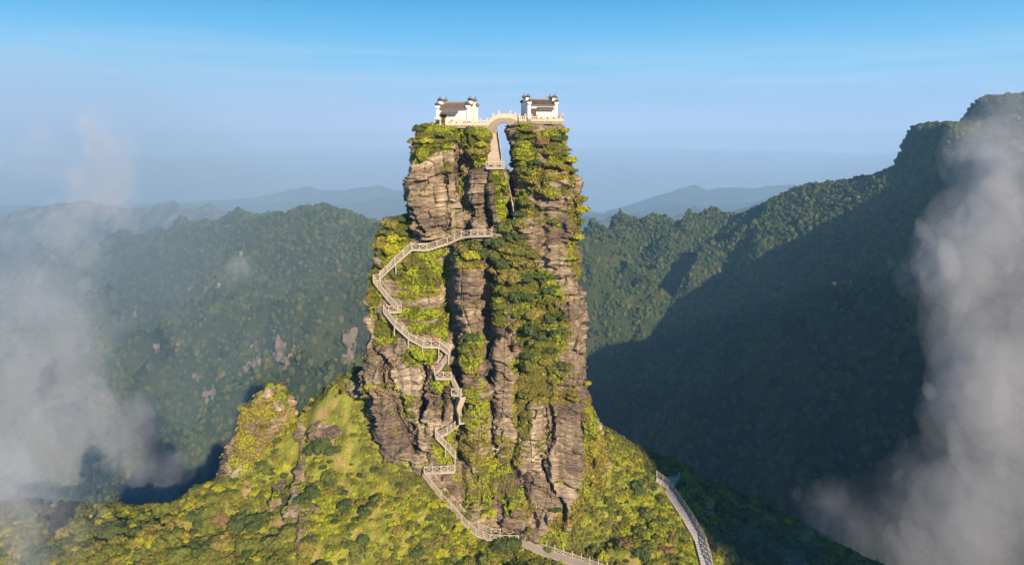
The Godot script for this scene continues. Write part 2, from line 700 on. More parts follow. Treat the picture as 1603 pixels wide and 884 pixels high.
func walkway(called: String, label: String, category: String, pts: Array, width: float, opt := {}) -> Node3D:
	# pts: world points of the outer (camera side) edge; the deck reaches inwards
	var root := thing(called, label, category, pts[0], 0.0, opt.get("group", ""))
	var inner := []
	var outer := []
	for k in pts.size():
		var p: Vector3 = pts[k] - pts[0]
		var dir: Vector3 = pts[mini(k + 1, pts.size() - 1)] - pts[maxi(k - 1, 0)]
		dir.y = 0
		var side := Vector3(dir.z, 0, -dir.x).normalized()
		if opt.has("side"):
			side *= opt.side
		elif side.z > 0:
			side = -side
		outer.append(p)
		inner.append(p + side * width)
	for k in pts.size() - 1:
		var a: Vector3 = outer[k]
		var b: Vector3 = outer[k + 1]
		var c: Vector3 = inner[k]
		var d: Vector3 = inner[k + 1]
		var slope := absf(b.y - a.y) / maxf(0.1, Vector2(b.x - a.x, b.z - a.z).length())
		var g := Geo.new()
		if slope > 0.25 and not opt.get("planks", false):
			# a flight: treads and risers in one stepped body
			var steps := maxi(2, int(absf(b.y - a.y) / 0.2))
			for s in steps:
				var t0 := float(s) / steps
				var t1 := float(s + 1) / steps
				var y := maxf(lerpf(a.y, b.y, t0), lerpf(a.y, b.y, t1))
				var q := [a.lerp(b, t0), c.lerp(d, t0), d.lerp(c, 1 - t1), b.lerp(a, 1 - t1)]
				var hi := []
				var lo := []
				for e in q:
					hi.append(Vector3(e.x, y, e.z))
					lo.append(Vector3(e.x, y - 0.45, e.z))
				g.quad(hi[0], hi[1], hi[2], hi[3])
				g.quad(lo[3], lo[2], lo[1], lo[0])
				for e in 4:
					g.quad(hi[e], lo[e], lo[(e + 1) % 4], hi[(e + 1) % 4])
			part("flight", g.mesh(), M.deck, root)
		elif opt.get("planks", false):
			var n := maxi(1, int(a.distance_to(b) / 0.72))
			for s in n:
				var t0 := float(s) / n + 0.004
				var t1 := float(s + 1) / n - 0.03
				var gp := Geo.new()
				var q := [a.lerp(b, t0), c.lerp(d, t0), c.lerp(d, t1), a.lerp(b, t1)]
				var lift := Vector3.UP * (0.02 * hash1(s + k * 31.0))
				gp.tint = Color.WHITE * (0.85 + 0.3 * hash1(s * 3.0 + k * 7.0))
				var dn := Vector3.DOWN * 0.12
				for e in 4:
					q[e] += lift
				gp.quad(q[0], q[1], q[2], q[3])
				gp.quad(q[3] + dn, q[2] + dn, q[1] + dn, q[0] + dn)
				for e in 4:
					gp.quad(q[e], q[e] + dn, q[(e + 1) % 4] + dn, q[(e + 1) % 4])
				part("plank", gp.mesh(), M.deck_board, root)
		else:
			var dn := Vector3.DOWN * 0.35
			g.quad(a, c, d, b)
			g.quad(b + dn, d + dn, c + dn, a + dn)
			for e in [[a, b], [b, d], [d, c], [c, a]]:
				g.quad(e[0], e[1], e[1] + dn, e[0] + dn)
			part("deck", g.mesh(), M.deck, root)
		if opt.get("outer", true):
			railing(root, a, b, slope < 0.25, opt.get("high", 1.15))
		if opt.get("inner", false):
			railing(root, c, d, slope < 0.25, opt.get("high", 1.15))
		if opt.get("stilts", 0) > 0:
			var o := part("support", M.stilt_mesh, M.rail, root)
			o.position = a.lerp(b, 0.95) + Vector3(0, -0.3, -0.15)
	return root


func cliff_path(list: Array, clear := 0.75) -> Array:
	var out := []
	for q in list:
		out.append(at(q[0], q[1], front(q[0], q[1], 1) - clear))
	return out


# ---------------------------------------------------------------- temples
func tiles(x0: float, x1: float, a: Vector2, b: Vector2) -> ArrayMesh:
	# a sheet of tile rows between the line a (high) and b (low) in z, y
	var g := Geo.new()
	var n := int((x1 - x0) / 0.27)
	for k in n:
		var xa := lerpf(x0, x1, float(k) / n)
		var xb := lerpf(x0, x1, (k + 1.0) / n)
		var s := 0.75 + 0.5 * hash1(k + x0 * 7)
		var xm := (xa + xb) / 2
		const STEPS := 6
		for j in STEPS:
			var p := a.lerp(b, float(j) / STEPS)
			var q := a.lerp(b, (j + 1.0) / STEPS)
			var v := s * (0.85 + 0.3 * hash1(k * 13.0 + j))
			g.tint = Color(v, v * 0.96, v * 0.92)
			var up := 0.03
			g.quad(Vector3(xa, p.y, p.x), Vector3(xm, p.y + 0.1, p.x), Vector3(xm, q.y + 0.1 + up, q.x), Vector3(xa, q.y + up, q.x))
			g.quad(Vector3(xm, p.y + 0.1, p.x), Vector3(xb, p.y, p.x), Vector3(xb, q.y + up, q.x), Vector3(xm, q.y + 0.1 + up, q.x))
	g.tint = Color.WHITE
	var t := Vector2(0, -0.14)
	g.quad(Vector3(x0, a.y + t.y, a.x), Vector3(x0, b.y + t.y, b.x), Vector3(x1, b.y + t.y, b.x), Vector3(x1, a.y + t.y, a.x))
	g.quad(Vector3(x0, b.y + t.y, b.x), Vector3(x0, b.y + 0.03, b.x), Vector3(x1, b.y + 0.03, b.x), Vector3(x1, b.y + t.y, b.x))
	return g.mesh()


func cap_mesh(span: float, thick: float) -> ArrayMesh:
	# small tiled coping with lifted ends, along z
	var g := Geo.new()
	const N := 10
	for k in N:
		var t0 := -1.0 + 2.0 * k / N
		var t1 := -1.0 + 2.0 * (k + 1) / N
		var y0 := 0.32 * pow(absf(t0), 4)
		var y1 := 0.32 * pow(absf(t1), 4)
		var z0 := t0 * span / 2
		var z1 := t1 * span / 2
		var w := thick / 2
		var s := 0.8 + 0.4 * hash1(k * 5.0 + span)
		g.tint = Color(s, s, s)
		g.quad(Vector3(-w, y0, z0), Vector3(0, y0 + 0.24, z0), Vector3(0, y1 + 0.24, z1), Vector3(-w, y1, z1))
		g.quad(Vector3(0, y0 + 0.24, z0), Vector3(w, y0, z0), Vector3(w, y1, z1), Vector3(0, y1 + 0.24, z1))
		g.quad(Vector3(-w, y0 - 0.1, z0), Vector3(-w, y0, z0), Vector3(-w, y1, z1), Vector3(-w, y1 - 0.1, z1))
		g.quad(Vector3(w, y0, z0), Vector3(w, y0 - 0.1, z0), Vector3(w, y1 - 0.1, z1), Vector3(w, y1, z1))
		g.quad(Vector3(w, y0 - 0.1, z0), Vector3(-w, y0 - 0.1, z0), Vector3(-w, y1 - 0.1, z1), Vector3(w, y1 - 0.1, z1))
	for s in [-1.0, 1.0]:
		var z: float = s * span / 2
		g.quad(Vector3(-thick / 2, 0.22, z), Vector3(0, 0.56, z), Vector3(thick / 2, 0.22, z), Vector3(0, 0.2, z))
	return g.mesh()


func temple(label: String, where: Vector3, turn: float, size: float, l: float, w: float, wall_m: Material, pent: Vector2, door_x: float) -> Node3D:
	var t := thing("temple", label, "temple", where, turn, "temples on the twin summits")
	t.scale = Vector3.ONE * size
	const H := 2.75
	part("plinth", box_mesh(Vector3(l + 0.5, 0.5, w + 0.6)), M.stone, t).position = Vector3(0, -0.05, 0)
	# front wall with a doorway, back wall
	for s in [-1.0, 1.0]:
		var pts := PackedVector2Array([Vector2(-l / 2 + 0.3, 0.2), Vector2(l / 2 - 0.3, 0.2), Vector2(l / 2 - 0.3, H), Vector2(-l / 2 + 0.3, H)])
		if s > 0:
			pts = PackedVector2Array([Vector2(-l / 2 + 0.3, 0.2), Vector2(door_x - 0.5, 0.2), Vector2(door_x - 0.5, 2.1), Vector2(door_x + 0.5, 2.1), Vector2(door_x + 0.5, 0.2), Vector2(l / 2 - 0.3, 0.2), Vector2(l / 2 - 0.3, H), Vector2(-l / 2 + 0.3, H)])
		var g := Geo.new()
		var z: float = s * (w / 2 - 0.3)
		g.slab(pts, z - 0.16, z + 0.16)
		part("wall", g.mesh(), wall_m, t)
	var door := part("door", box_mesh(Vector3(1.0, 1.9, 0.1)), M.wood, t)
	door.position = Vector3(door_x, 1.15, w / 2 - 0.38)
	var fr := Geo.new()
	fr.box(Vector3(-0.56, 0, 0.24), Vector3(0.12, 1.9, 0.14))
	fr.box(Vector3(0.56, 0, 0.24), Vector3(0.12, 1.9, 0.14))
	fr.box(Vector3(0, 1.02, 0.24), Vector3(1.3, 0.14, 0.16))
	part("door_frame", fr.mesh(), M.stone, door)
	# stepped end walls with tiled copings and horns
	for s in [-1.0, 1.0]:
		var e := w / 2 + 0.15
		var prof := PackedVector2Array([Vector2(-e, 0.2), Vector2(e, 0.2), Vector2(e, 3.45), Vector2(e * 0.45, 3.45), Vector2(e * 0.45, 4.35), Vector2(-e * 0.45, 4.35), Vector2(-e * 0.45, 3.45), Vector2(-e, 3.45)])
		var g := Geo.new()
		g.slab(prof, -0.3, 0.3, Transform3D(Basis(Vector3(0, 0, -1), Vector3.UP, Vector3.RIGHT), Vector3.ZERO))
		var gw := part("gable_wall", g.mesh(), wall_m, t)
		gw.position = Vector3(s * (l / 2), 0, 0)
		for q in [[0.0, 4.4, e * 0.9 + 0.7], [e * 0.725, 3.5, e * 0.55 + 0.5], [-e * 0.725, 3.5, e * 0.55 + 0.5]]:
			var cp := part("coping", cap_mesh(q[2], 1.0), M.tile, gw)
			cp.position = Vector3(0, q[1], q[0])
		for q in [[e * 0.62, 4.7], [-e * 0.62, 4.7], [e * 1.2, 3.8]]:
			var hg := Geo.new()
			hg.slab(PackedVector2Array([Vector2(-0.16, 0), Vector2(0.16, 0), Vector2(0.1, 0.28), Vector2(0.2, 0.62), Vector2(0.02, 0.4), Vector2(-0.12, 0.3)]), -0.09, 0.09)
			var horn := part("roof_horn", hg.mesh(), M.tile, gw)
			horn.position = Vector3(0, q[1], q[0])
		var br := Geo.new()
		br.slab(PackedVector2Array([Vector2(-0.42, 0.5), Vector2(0.42, 0.5), Vector2(0.42, 0.3), Vector2(0.32, 0.1), Vector2(0.2, 0), Vector2(-0.2, 0), Vector2(-0.32, 0.1), Vector2(-0.42, 0.3)]), -0.2, 0.2)
		part("corbel", br.mesh(), wall_m, gw).position = Vector3(0, 2.95, e + 0.1)
	# main roof
	var r := part("roof", tiles(-l / 2 + 0.32, l / 2 - 0.32, Vector2(0, 4.0), Vector2(w / 2 + 0.25, 2.9)), M.tile, t)
	part("rear_slope", tiles(-l / 2 + 0.32, l / 2 - 0.32, Vector2(0, 4.0), Vector2(-w / 2 - 0.25, 2.9)), M.tile, r)
	part("ridge", box_mesh(Vector3(l - 0.7, 0.26, 0.3)), M.ridge, r).position = Vector3(0, 4.14, 0)
	part("eaves_board", box_mesh(Vector3(l - 0.66, 0.14, 0.08)), M.ridge, r).position = Vector3(0, 2.78, w / 2 + 0.2)
	# pent roof on the front wall
	part("pent_roof", tiles(pent.x, pent.y, Vector2(w / 2 - 0.13, 2.42), Vector2(w / 2 + 0.75, 2.05)), M.tile, t)
	return t


func balustrade(label: String, pts: Array, caps_red := []) -> void:
	var t := thing("balustrade", label, "balustrade", pts[0], 0, "stone balustrades on the summits")
	for k in pts.size() - 1:
		var a: Vector3 = pts[k] - pts[0]
		var b: Vector3 = pts[k + 1] - pts[0]
		var n := maxi(1, int(round(a.distance_to(b) / 1.55)))
		for s in n + (1 if k == pts.size() - 2 else 0):
			var p := a.lerp(b, float(s) / n)
			var o := part("post", M.bal_post, M.stone_pale, t)
			o.position = p
			part("post_cap", M.bal_cap, M.stone_pale, o).position = Vector3(0, 1.36, 0)
		for s in n:
			var p := a.lerp(b, float(s) / n)
			var q := a.lerp(b, (s + 1.0) / n)
			var along := q - p
			var g := Geo.new()
			g.bar(Vector3.UP * 1.06, along + Vector3.UP * 1.06, 0.2, 0.2)
			part("top_rail", g.mesh(), M.stone_pale, t).position = p
			g = Geo.new()
			g.bar(Vector3.UP * 0.34, along + Vector3.UP * 0.34, 0.16, 0.44)
			part("panel", g.mesh(), M.stone_pale, t).position = p
			for e in [0.33, 0.67]:
				part("baluster", M.baluster, M.stone_pale, t).position = p + along * e + Vector3.UP * 0.76
		var kg := Geo.new()
		kg.bar(Vector3.UP * -0.2, b - a + Vector3.UP * -0.2, 0.6, 0.55)
		part("kerb", kg.mesh(), M.stone, t).position = a


func person(label: String, where: Vector3, turn: float, shirt: Color, legs: Color) -> void:
	# one skin over a posed skeleton: distance to tapered capsules, joined softly, meshed as surface nets
	var bones := [
		[Vector3(0, 0.95, 0), Vector3(0, 1.36, 0.02), 0.135, 0.15, shirt], [Vector3(-0.14, 1.38, 0.01), Vector3(0.14, 1.38, 0.01), 0.07, 0.07, shirt],
		[Vector3(0, 1.4, 0.01), Vector3(0, 1.54, 0.03), 0.055, 0.05, Color(0.42, 0.26, 0.18)], [Vector3(0, 1.6, 0.04), Vector3(0, 1.66, 0.03), 0.09, 0.1, Color(0.05, 0.04, 0.035)],
		[Vector3(0, 1.6, 0.075), Vector3(0, 1.63, 0.075), 0.075, 0.075, Color(0.42, 0.26, 0.18)],
		[Vector3(-0.09, 0.92, 0), Vector3(-0.1, 0.5, 0.03), 0.09, 0.065, legs], [Vector3(-0.1, 0.5, 0.03), Vector3(-0.1, 0.08, -0.02), 0.062, 0.045, legs], [Vector3(-0.1, 0.05, -0.03), Vector3(-0.11, 0.04, 0.13), 0.045, 0.04, Color(0.06, 0.05, 0.05)],
		[Vector3(0.09, 0.92, 0), Vector3(0.11, 0.5, 0.0), 0.09, 0.065, legs], [Vector3(0.11, 0.5, 0.0), Vector3(0.12, 0.08, -0.06), 0.062, 0.045, legs], [Vector3(0.12, 0.05, -0.07), Vector3(0.13, 0.04, 0.09), 0.045, 0.04, Color(0.06, 0.05, 0.05)],
		[Vector3(-0.19, 1.37, 0.01), Vector3(-0.25, 1.1, -0.02), 0.055, 0.045, shirt], [Vector3(-0.25, 1.1, -0.02), Vector3(-0.22, 0.88, 0.12), 0.042, 0.034, shirt], [Vector3(-0.22, 0.86, 0.14), Vector3(-0.21, 0.79, 0.19), 0.036, 0.03, Color(0.42, 0.26, 0.18)],
		[Vector3(0.19, 1.37, 0.01), Vector3(0.25, 1.1, -0.01), 0.055, 0.045, shirt], [Vector3(0.25, 1.1, -0.01), Vector3(0.2, 0.98, 0.2), 0.042, 0.034, shirt], [Vector3(0.2, 0.98, 0.22), Vector3(0.19, 0.97, 0.3), 0.036, 0.03, Color(0.42, 0.26, 0.18)],
	]
	const CELL := 0.035
	var lo := Vector3(-0.36, -0.03, -0.24)
	var nx := 21
	var ny := 52
	var nz := 18
	var val := PackedFloat32Array()
	val.resize(nx * ny * nz)
	for j in ny:
		for k in nz:
			for i in nx:
				var p := lo + Vector3(i, j, k) * CELL
				var s := 0.0
				for b in bones:
					var ab: Vector3 = b[1] - b[0]
					var t := clampf((p - b[0]).dot(ab) / ab.length_squared(), 0, 1)
					s += exp(-((p - b[0] - ab * t).length() - lerpf(b[2], b[3], t)) * 45.0)
				val[(j * nz + k) * nx + i] = -log(maxf(s, 1e-20)) / 45.0
	var ids := {}
	var v := PackedVector3Array()
	var c := PackedColorArray()
	for j in ny - 1:
		for k in nz - 1:
			for i in nx - 1:
				var sum := Vector3.ZERO
				var cnt := 0
				var inside := 0
				for e in 8:
					if val[((j + (e >> 1 & 1)) * nz + k + (e >> 2)) * nx + i + (e & 1)] < 0:
						inside += 1
				if inside == 0 or inside == 8:
					continue
				for e in [[0, 1], [2, 3], [4, 5], [6, 7], [0, 2], [1, 3], [4, 6], [5, 7], [0, 4], [1, 5], [2, 6], [3, 7]]:
					var ca := Vector3i(e[0] & 1, e[0] >> 1 & 1, e[0] >> 2)
					var cb := Vector3i(e[1] & 1, e[1] >> 1 & 1, e[1] >> 2)
					var va := val[((j + ca.y) * nz + k + ca.z) * nx + i + ca.x]
					var vb := val[((j + cb.y) * nz + k + cb.z) * nx + i + cb.x]
					if (va < 0) != (vb < 0):
						sum += Vector3(ca).lerp(Vector3(cb), va / (va - vb))
						cnt += 1
				var p := lo + (Vector3(i, j, k) + sum / cnt) * CELL
				ids[Vector3i(i, j, k)] = v.size()
				v.append(p)
				var best := 9.0
				var col := shirt
				for b in bones:
					var ab: Vector3 = b[1] - b[0]
					var t := clampf((p - b[0]).dot(ab) / ab.length_squared(), 0, 1)
					var d: float = (p - b[0] - ab * t).length() - lerpf(b[2], b[3], t)
					if d < best:
						best = d
						col = b[4]
				c.append(col)
	var g := Geo.new()
	var axes := [Vector3i(1, 0, 0), Vector3i(0, 1, 0), Vector3i(0, 0, 1)]
	for q in ids:
		for a in 3:
			var u: Vector3i = axes[(a + 1) % 3]
			var w: Vector3i = axes[(a + 2) % 3]
			var q1: Vector3i = q + axes[a]
			var va := val[(q.y * nz + q.z) * nx + q.x]
			var vb := val[(q1.y * nz + q1.z) * nx + q1.x]
			if (va < 0) == (vb < 0) or not (ids.has(q - u) and ids.has(q - w) and ids.has(q - u - w)):
				continue
			var f := [ids[q], ids[q - u], ids[q - u - w], ids[q - w]]
			if va < 0:
				f = [f[0], f[3], f[2], f[1]]
			for t in [[0, 1, 2], [0, 2, 3]]:
				for e in t:
					g.v.append(v[f[e]])
					g.c.append(c[f[e]])
				var nn: Vector3 = (v[f[t[2]]] - v[f[t[0]]]).cross(v[f[t[1]]] - v[f[t[0]]]).normalized()
				g.n.append_array([nn, nn, nn])
	var o := part("person", g.mesh(), M.cloth, self)
	o.position = where
	o.rotation.y = turn
	tag(o, label, "person", "visitors on the walkways")


# ---------------------------------------------------------------- clouds
func cloud(label: String, spine: Array, sd: int, albedo: Color, thick: float) -> void:
	rng.seed = sd
	var root := Node3D.new()
	root.name = numbered("cloud")
	add_child(root)
	tag(root, label, "", "", "stuff")
	for s in spine:
		# [sheet x, sheet y, depth, radius on the sheet, share of density]
		var d: float = s[2]
		var r: float = s[3] / F * d
		var c := at(s[0], s[1], d)
		var lean := rng.randf_range(0.9, 1.2)
		for shell in [[1.25, 0.12], [0.85, 0.22]]:
			puff(root, c, Vector3(r, r * lean, r * 0.8) * shell[0], thick * s[4] * shell[1], albedo)
		for k in 7:
			var dir := Vector3(rng.randfn(), rng.randfn(), rng.randfn()).normalized()
			var q := r * rng.randf_range(0.22, 0.5)
			var o := c + dir * r * rng.randf_range(0.4, 1.1)
			var shape := Vector3(q * rng.randf_range(0.7, 1.2), q * rng.randf_range(0.8, 1.9), q)
			var share: float = thick * s[4] * rng.randf_range(0.25, 0.7)
			puff(root, o, shape * 1.3, share * 0.4, albedo)
			puff(root, o + Vector3(q * 0.15, q * 0.2, 0), shape * 0.8, share * 0.6, albedo)
		for k in 10:
			var dir := Vector3(rng.randfn(), rng.randfn(), rng.randfn()).normalized()
			var q := r * rng.randf_range(0.06, 0.17)
			puff(root, c + dir * r * rng.randf_range(0.7, 1.4), Vector3(q * rng.randf_range(0.6, 1.1), q * rng.randf_range(1.0, 3.0), q), thick * s[4] * rng.randf_range(0.5, 1.5), albedo)


var mist := {}
func puff(root: Node, c: Vector3, radii: Vector3, density: float, albedo: Color) -> void:
	var f := FogVolume.new()
	f.shape = RenderingServer.FOG_VOLUME_SHAPE_ELLIPSOID
	f.size = radii * 2.0
	f.position = c
	f.rotation = Vector3(rng.randf_range(-0.5, 0.5), rng.randf() * TAU, rng.randf_range(-0.6, 0.6))
	var key := snappedf(log(density), 0.25)
	if not mist.has(key):
		var m := FogMaterial.new()
		m.albedo = albedo
		m.density = exp(key)
		mist[key] = m
	f.material = mist[key]
	add_part(f, "puff", root)


func clear_sky() -> ImageTexture:
	# clear morning air: pale lilac over the skyline, then cyan, deep blue overhead; faint level veils low down
	var ramp := [[0.0, Color(0.35, 0.385, 0.53)], [0.03, Color(0.31, 0.37, 0.52)], [0.06, Color(0.24, 0.355, 0.51)], [0.1, Color(0.15, 0.322, 0.475)], [0.15, Color(0.065, 0.248, 0.44)], [0.2, Color(0.022, 0.185, 0.38)], [0.32, Color(0.012, 0.135, 0.35)], [0.55, Color(0.008, 0.085, 0.26)], [1.0, Color(0.008, 0.06, 0.2)]]
	var veil := noise(FastNoiseLite.TYPE_SIMPLEX_SMOOTH, 1.0, 3, 55)
	const W := 512
	const H := 1024
	var im := Image.create(W, H, false, Image.FORMAT_RGBAF)
	for j in H:
		var el := PI * (0.5 - (j + 0.5) / H)
		var y := sin(el)
		var c := Color(0.3, 0.35, 0.47)
		if y > 0:
			for k in ramp.size() - 1:
				if y <= ramp[k + 1][0]:
					c = ramp[k][1].lerp(ramp[k + 1][1], (y - ramp[k][0]) / (ramp[k + 1][0] - ramp[k][0]))
					break
		var low := smoothstep(0.0, 0.02, y) * smoothstep(0.16, 0.05, y)
		if low <= 0:
			im.fill_rect(Rect2i(0, j, W, 1), c)
			continue
		for i in W:
			var a := TAU * i / W
			var v := veil.get_noise_3d(cos(a) * 2.2, y * 60.0, sin(a) * 2.2)
			im.set_pixel(i, j, c.lerp(Color(0.42, 0.44, 0.59), clampf(0.35 * v * low, -0.1, 0.3)))
	return ImageTexture.create_from_image(im)


# ---------------------------------------------------------------- the scene
func _ready() -> void:
	# camera
	var cam := Camera3D.new()
	cam.name = "camera"
	cam.projection = Camera3D.PROJECTION_FRUSTUM
	cam.near = 0.5
	cam.far = 12000
	cam.size = 884.0 / F * cam.near
	cam.frustum_offset = Vector2(0, -(442.0 - HY) / F * cam.near)
	add_child(cam)
	cam.current = true
	# sky, air, exposure
	var sky_m := PanoramaSkyMaterial.new()
	sky_m.panorama = clear_sky()
	var env := Environment.new()
	env.background_mode = Environment.BG_SKY
	env.sky = Sky.new()
	env.sky.sky_material = sky_m
	env.tonemap_mode = Environment.TONE_MAPPER_LINEAR
	env.tonemap_exposure = 2.15
	env.fog_enabled = true
	env.fog_density = 0.00016
	env.fog_light_color = Color(0.6, 0.83, 1.0)
	env.volumetric_fog_enabled = true
	env.volumetric_fog_density = 0.0
	env.sdfgi_enabled = true
	env.ssao_enabled = true
	env.ssil_enabled = true
	var we := WorldEnvironment.new()
	we.name = "environment"
	we.environment = env
	add_child(we)
	var sun := DirectionalLight3D.new()
	sun.name = "sun"
	sun.rotation_degrees = Vector3(-SUN_RISE, SUN_TURN, 0)
	sun.light_energy = 1.6
	sun.light_color = Color(1.0, 0.915, 0.79)
	sun.light_angular_distance = 0.5
	sun.shadow_enabled = true
	sun.directional_shadow_max_distance = 2000
	add_child(sun)

	# noises and materials
	n_low = noise(FastNoiseLite.TYPE_SIMPLEX_SMOOTH, 0.045, 2, 3)
	n_mid = noise(FastNoiseLite.TYPE_SIMPLEX_SMOOTH, 0.16, 2, 8)
	n_fine = noise(FastNoiseLite.TYPE_SIMPLEX_SMOOTH, 0.1, 2, 21)
	n_cell = noise(FastNoiseLite.TYPE_CELLULAR, 0.8, 1, 4)
	n_cell.cellular_return_type = FastNoiseLite.RETURN_CELL_VALUE
	n_ridge = noise(FastNoiseLite.TYPE_SIMPLEX_SMOOTH, 0.006, 4, 14)
	n_ridge.fractal_type = FastNoiseLite.FRACTAL_RIDGED
	M.rock = solid(Color.WHITE, 0.95)
	M.rock.albedo_texture = noise_texture(0.016, 0.42, 1.0, 41)
	M.rock.heightmap_enabled = true
	M.rock.heightmap_texture = noise_texture(0.02, 0.0, 1.0, 47)
	M.rock.heightmap_scale = 35.0
	M.rock.uv1_triplanar = true
	M.rock.uv1_world_triplanar = true
	M.rock.uv1_scale = Vector3(0.07, 0.42, 0.07)
	M.soil = solid(Color.WHITE, 1.0, 0.3, 0.2)
	M.slope = solid(Color.WHITE, 1.0)
	M.grass = leafy(Color.WHITE)
	M.leaf_dark = leafy(Color(0.06, 0.082, 0.024))
	M.leaf_mid = leafy(Color(0.115, 0.125, 0.026))
	M.leaf_olive = leafy(Color(0.18, 0.15, 0.035))
	M.leaf_lime = leafy(Color(0.29, 0.28, 0.02))
	M.leaf_rust = leafy(Color(0.18, 0.11, 0.05))
	M.forest = leafy(Color.WHITE)
	M.bark = solid(Color(0.09, 0.065, 0.045))
	M.rail = solid(Color(0.46, 0.39, 0.3), 0.85, 0.2, 0.6)
	M.deck = solid(Color(0.52, 0.44, 0.34), 0.9, 0.35, 0.5)
	M.deck_board = solid(Color(0.62, 0.56, 0.48), 0.9, 0.35, 0.4)
	M.stone = solid(Color(0.38, 0.31, 0.23), 0.9, 0.4, 0.5)
	M.stone_pale = solid(Color(0.6, 0.5, 0.37), 0.9, 0.25, 0.7)
	M.plaster = solid(Color(0.8, 0.76, 0.68), 0.85, 0.15, 0.25)
	M.tile = solid(Color(0.2, 0.165, 0.14), 0.75, 0.3, 0.8)
	M.ridge = solid(Color(0.3, 0.22, 0.18), 0.85, 0.2)
	M.wood = solid(Color(0.09, 0.05, 0.035), 0.7)
	M.cloth = solid(Color.WHITE, 0.9)
	M.red = solid(Color(0.55, 0.05, 0.03), 0.7)
	M.post_mesh = box_mesh(Vector3(0.22, 1.3, 0.22))
	var shifted := Geo.new()
	shifted.box(Vector3(0, 0.62, 0), Vector3(0.16, 1.36, 0.16))
	M.post_mesh = shifted.mesh()
	shifted = Geo.new()
	shifted.box(Vector3(0, -0.9, 0), Vector3(0.18, 1.8, 0.18))
	M.stilt_mesh = shifted.mesh()
	shifted = Geo.new()
	shifted.box(Vector3(0, 0.64, 0), Vector3(0.28, 1.36, 0.28))
	M.bal_post = shifted.mesh()
	shifted = Geo.new()
	shifted.slab(PackedVector2Array([Vector2(-0.19, 0), Vector2(0.19, 0), Vector2(0.21, 0.16), Vector2(0.08, 0.3), Vector2(-0.08, 0.3), Vector2(-0.21, 0.16)]), -0.18, 0.18)
	M.bal_cap = shifted.mesh()
	M.baluster = box_mesh(Vector3(0.2, 0.42, 0.14))

	survey()
	valley()
	far_hills()
	pillar()
	hillside()
	summit()
	outcrops()
	paths()
	plants()
	ground_cover()
	var haze_root := Node3D.new()
	haze_root.name = "mist"
	add_child(haze_root)
	tag(haze_root, "blue haze hanging in the far valley beside the pillar", "", "", "stuff")
	puff(haze_root, Vector3(-480, -140, -860), Vector3(430, 260, 420), 0.0005, Color(0.78, 0.9, 1.0))
	puff(haze_root, Vector3(-760, -120, -1000), Vector3(430, 240, 420), 0.0007, Color(0.78, 0.9, 1.0))
	mist.clear()
	haze_root = Node3D.new()
	haze_root.name = "mist_001"
	add_child(haze_root)
	tag(haze_root, "pale haze lying over the far ranges on the skyline", "", "", "stuff")
	puff(haze_root, Vector3(0, -300, -2900), Vector3(3600, 230, 1100), 0.0006, Color(0.74, 0.87, 1.0))
	haze_root.get_child(0).rotation = Vector3.ZERO
	mist.clear()
	var grey := Color(0.95, 0.97, 1.0)
	cloud("pale grey cloud bank drifting up the wooded slope beyond the plank walkway", [
		[1590, 300, 250, 90, 1.0], [1560, 420, 240, 95, 1.0], [1490, 420, 240, 55, 0.9], [1600, 560, 230, 110, 1.0], [1530, 545, 235, 60, 0.8], [1560, 230, 260, 60, 0.8], [1595, 190, 260, 50, 0.7],
		[1590, 700, 220, 110, 1.0], [1490, 780, 210, 75, 0.6], [1560, 830, 200, 110, 0.9], [1380, 840, 200, 70, 0.35], [1290, 820, 205, 50, 0.25], [1450, 870, 190, 80, 0.6],
		[1445, 432, 245, 36, 0.7], [1550, 330, 250, 55, 0.9], [1490, 365, 250, 30, 0.7], [1415, 440, 248, 18, 0.6]], 61, grey, 0.024)
	cloud("thin grey mist rising from the shaded gully beside the grassy spur", [
		[10, 460, 260, 70, 0.8], [60, 540, 250, 85, 1.0], [30, 650, 240, 100, 1.0], [120, 600, 245, 60, 0.8], [140, 680, 235, 75, 0.9], [190, 720, 228, 60, 0.7], [80, 740, 222, 90, 0.8], [255, 745, 232, 40, 0.5],
		[100, 470, 260, 50, 0.5], [160, 520, 255, 40, 0.35], [60, 390, 280, 45, 0.35]], 62, grey, 0.024)
	cloud("faint wisps of mist climbing in front of the hazy ridge with pale cliffs", [
		[140, 190, 300, 26, 0.5], [165, 235, 300, 36, 0.5], [150, 290, 300, 45, 0.5], [185, 310, 300, 34, 0.45], [110, 345, 300, 40, 0.4], [190, 265, 300, 26, 0.4], [130, 400, 290, 34, 0.35], [50, 250, 310, 40, 0.2], [362, 432, 420, 22, 0.3], [375, 410, 420, 14, 0.35]], 63, grey, 0.06)
	cloud("low mist trailing over the near end of the saddle", [
		[-10, 810, 114, 75, 1.0], [50, 860, 108, 55, 0.8], [0, 745, 122, 60, 1.0], [85, 790, 118, 45, 0.5], [140, 830, 112, 40, 0.3], [560, 870, 104, 30, 0.12], [1180, 850, 128, 40, 0.2], [1130, 880, 116, 30, 0.18], [1250, 870, 135, 45, 0.3]], 64, grey, 0.036)


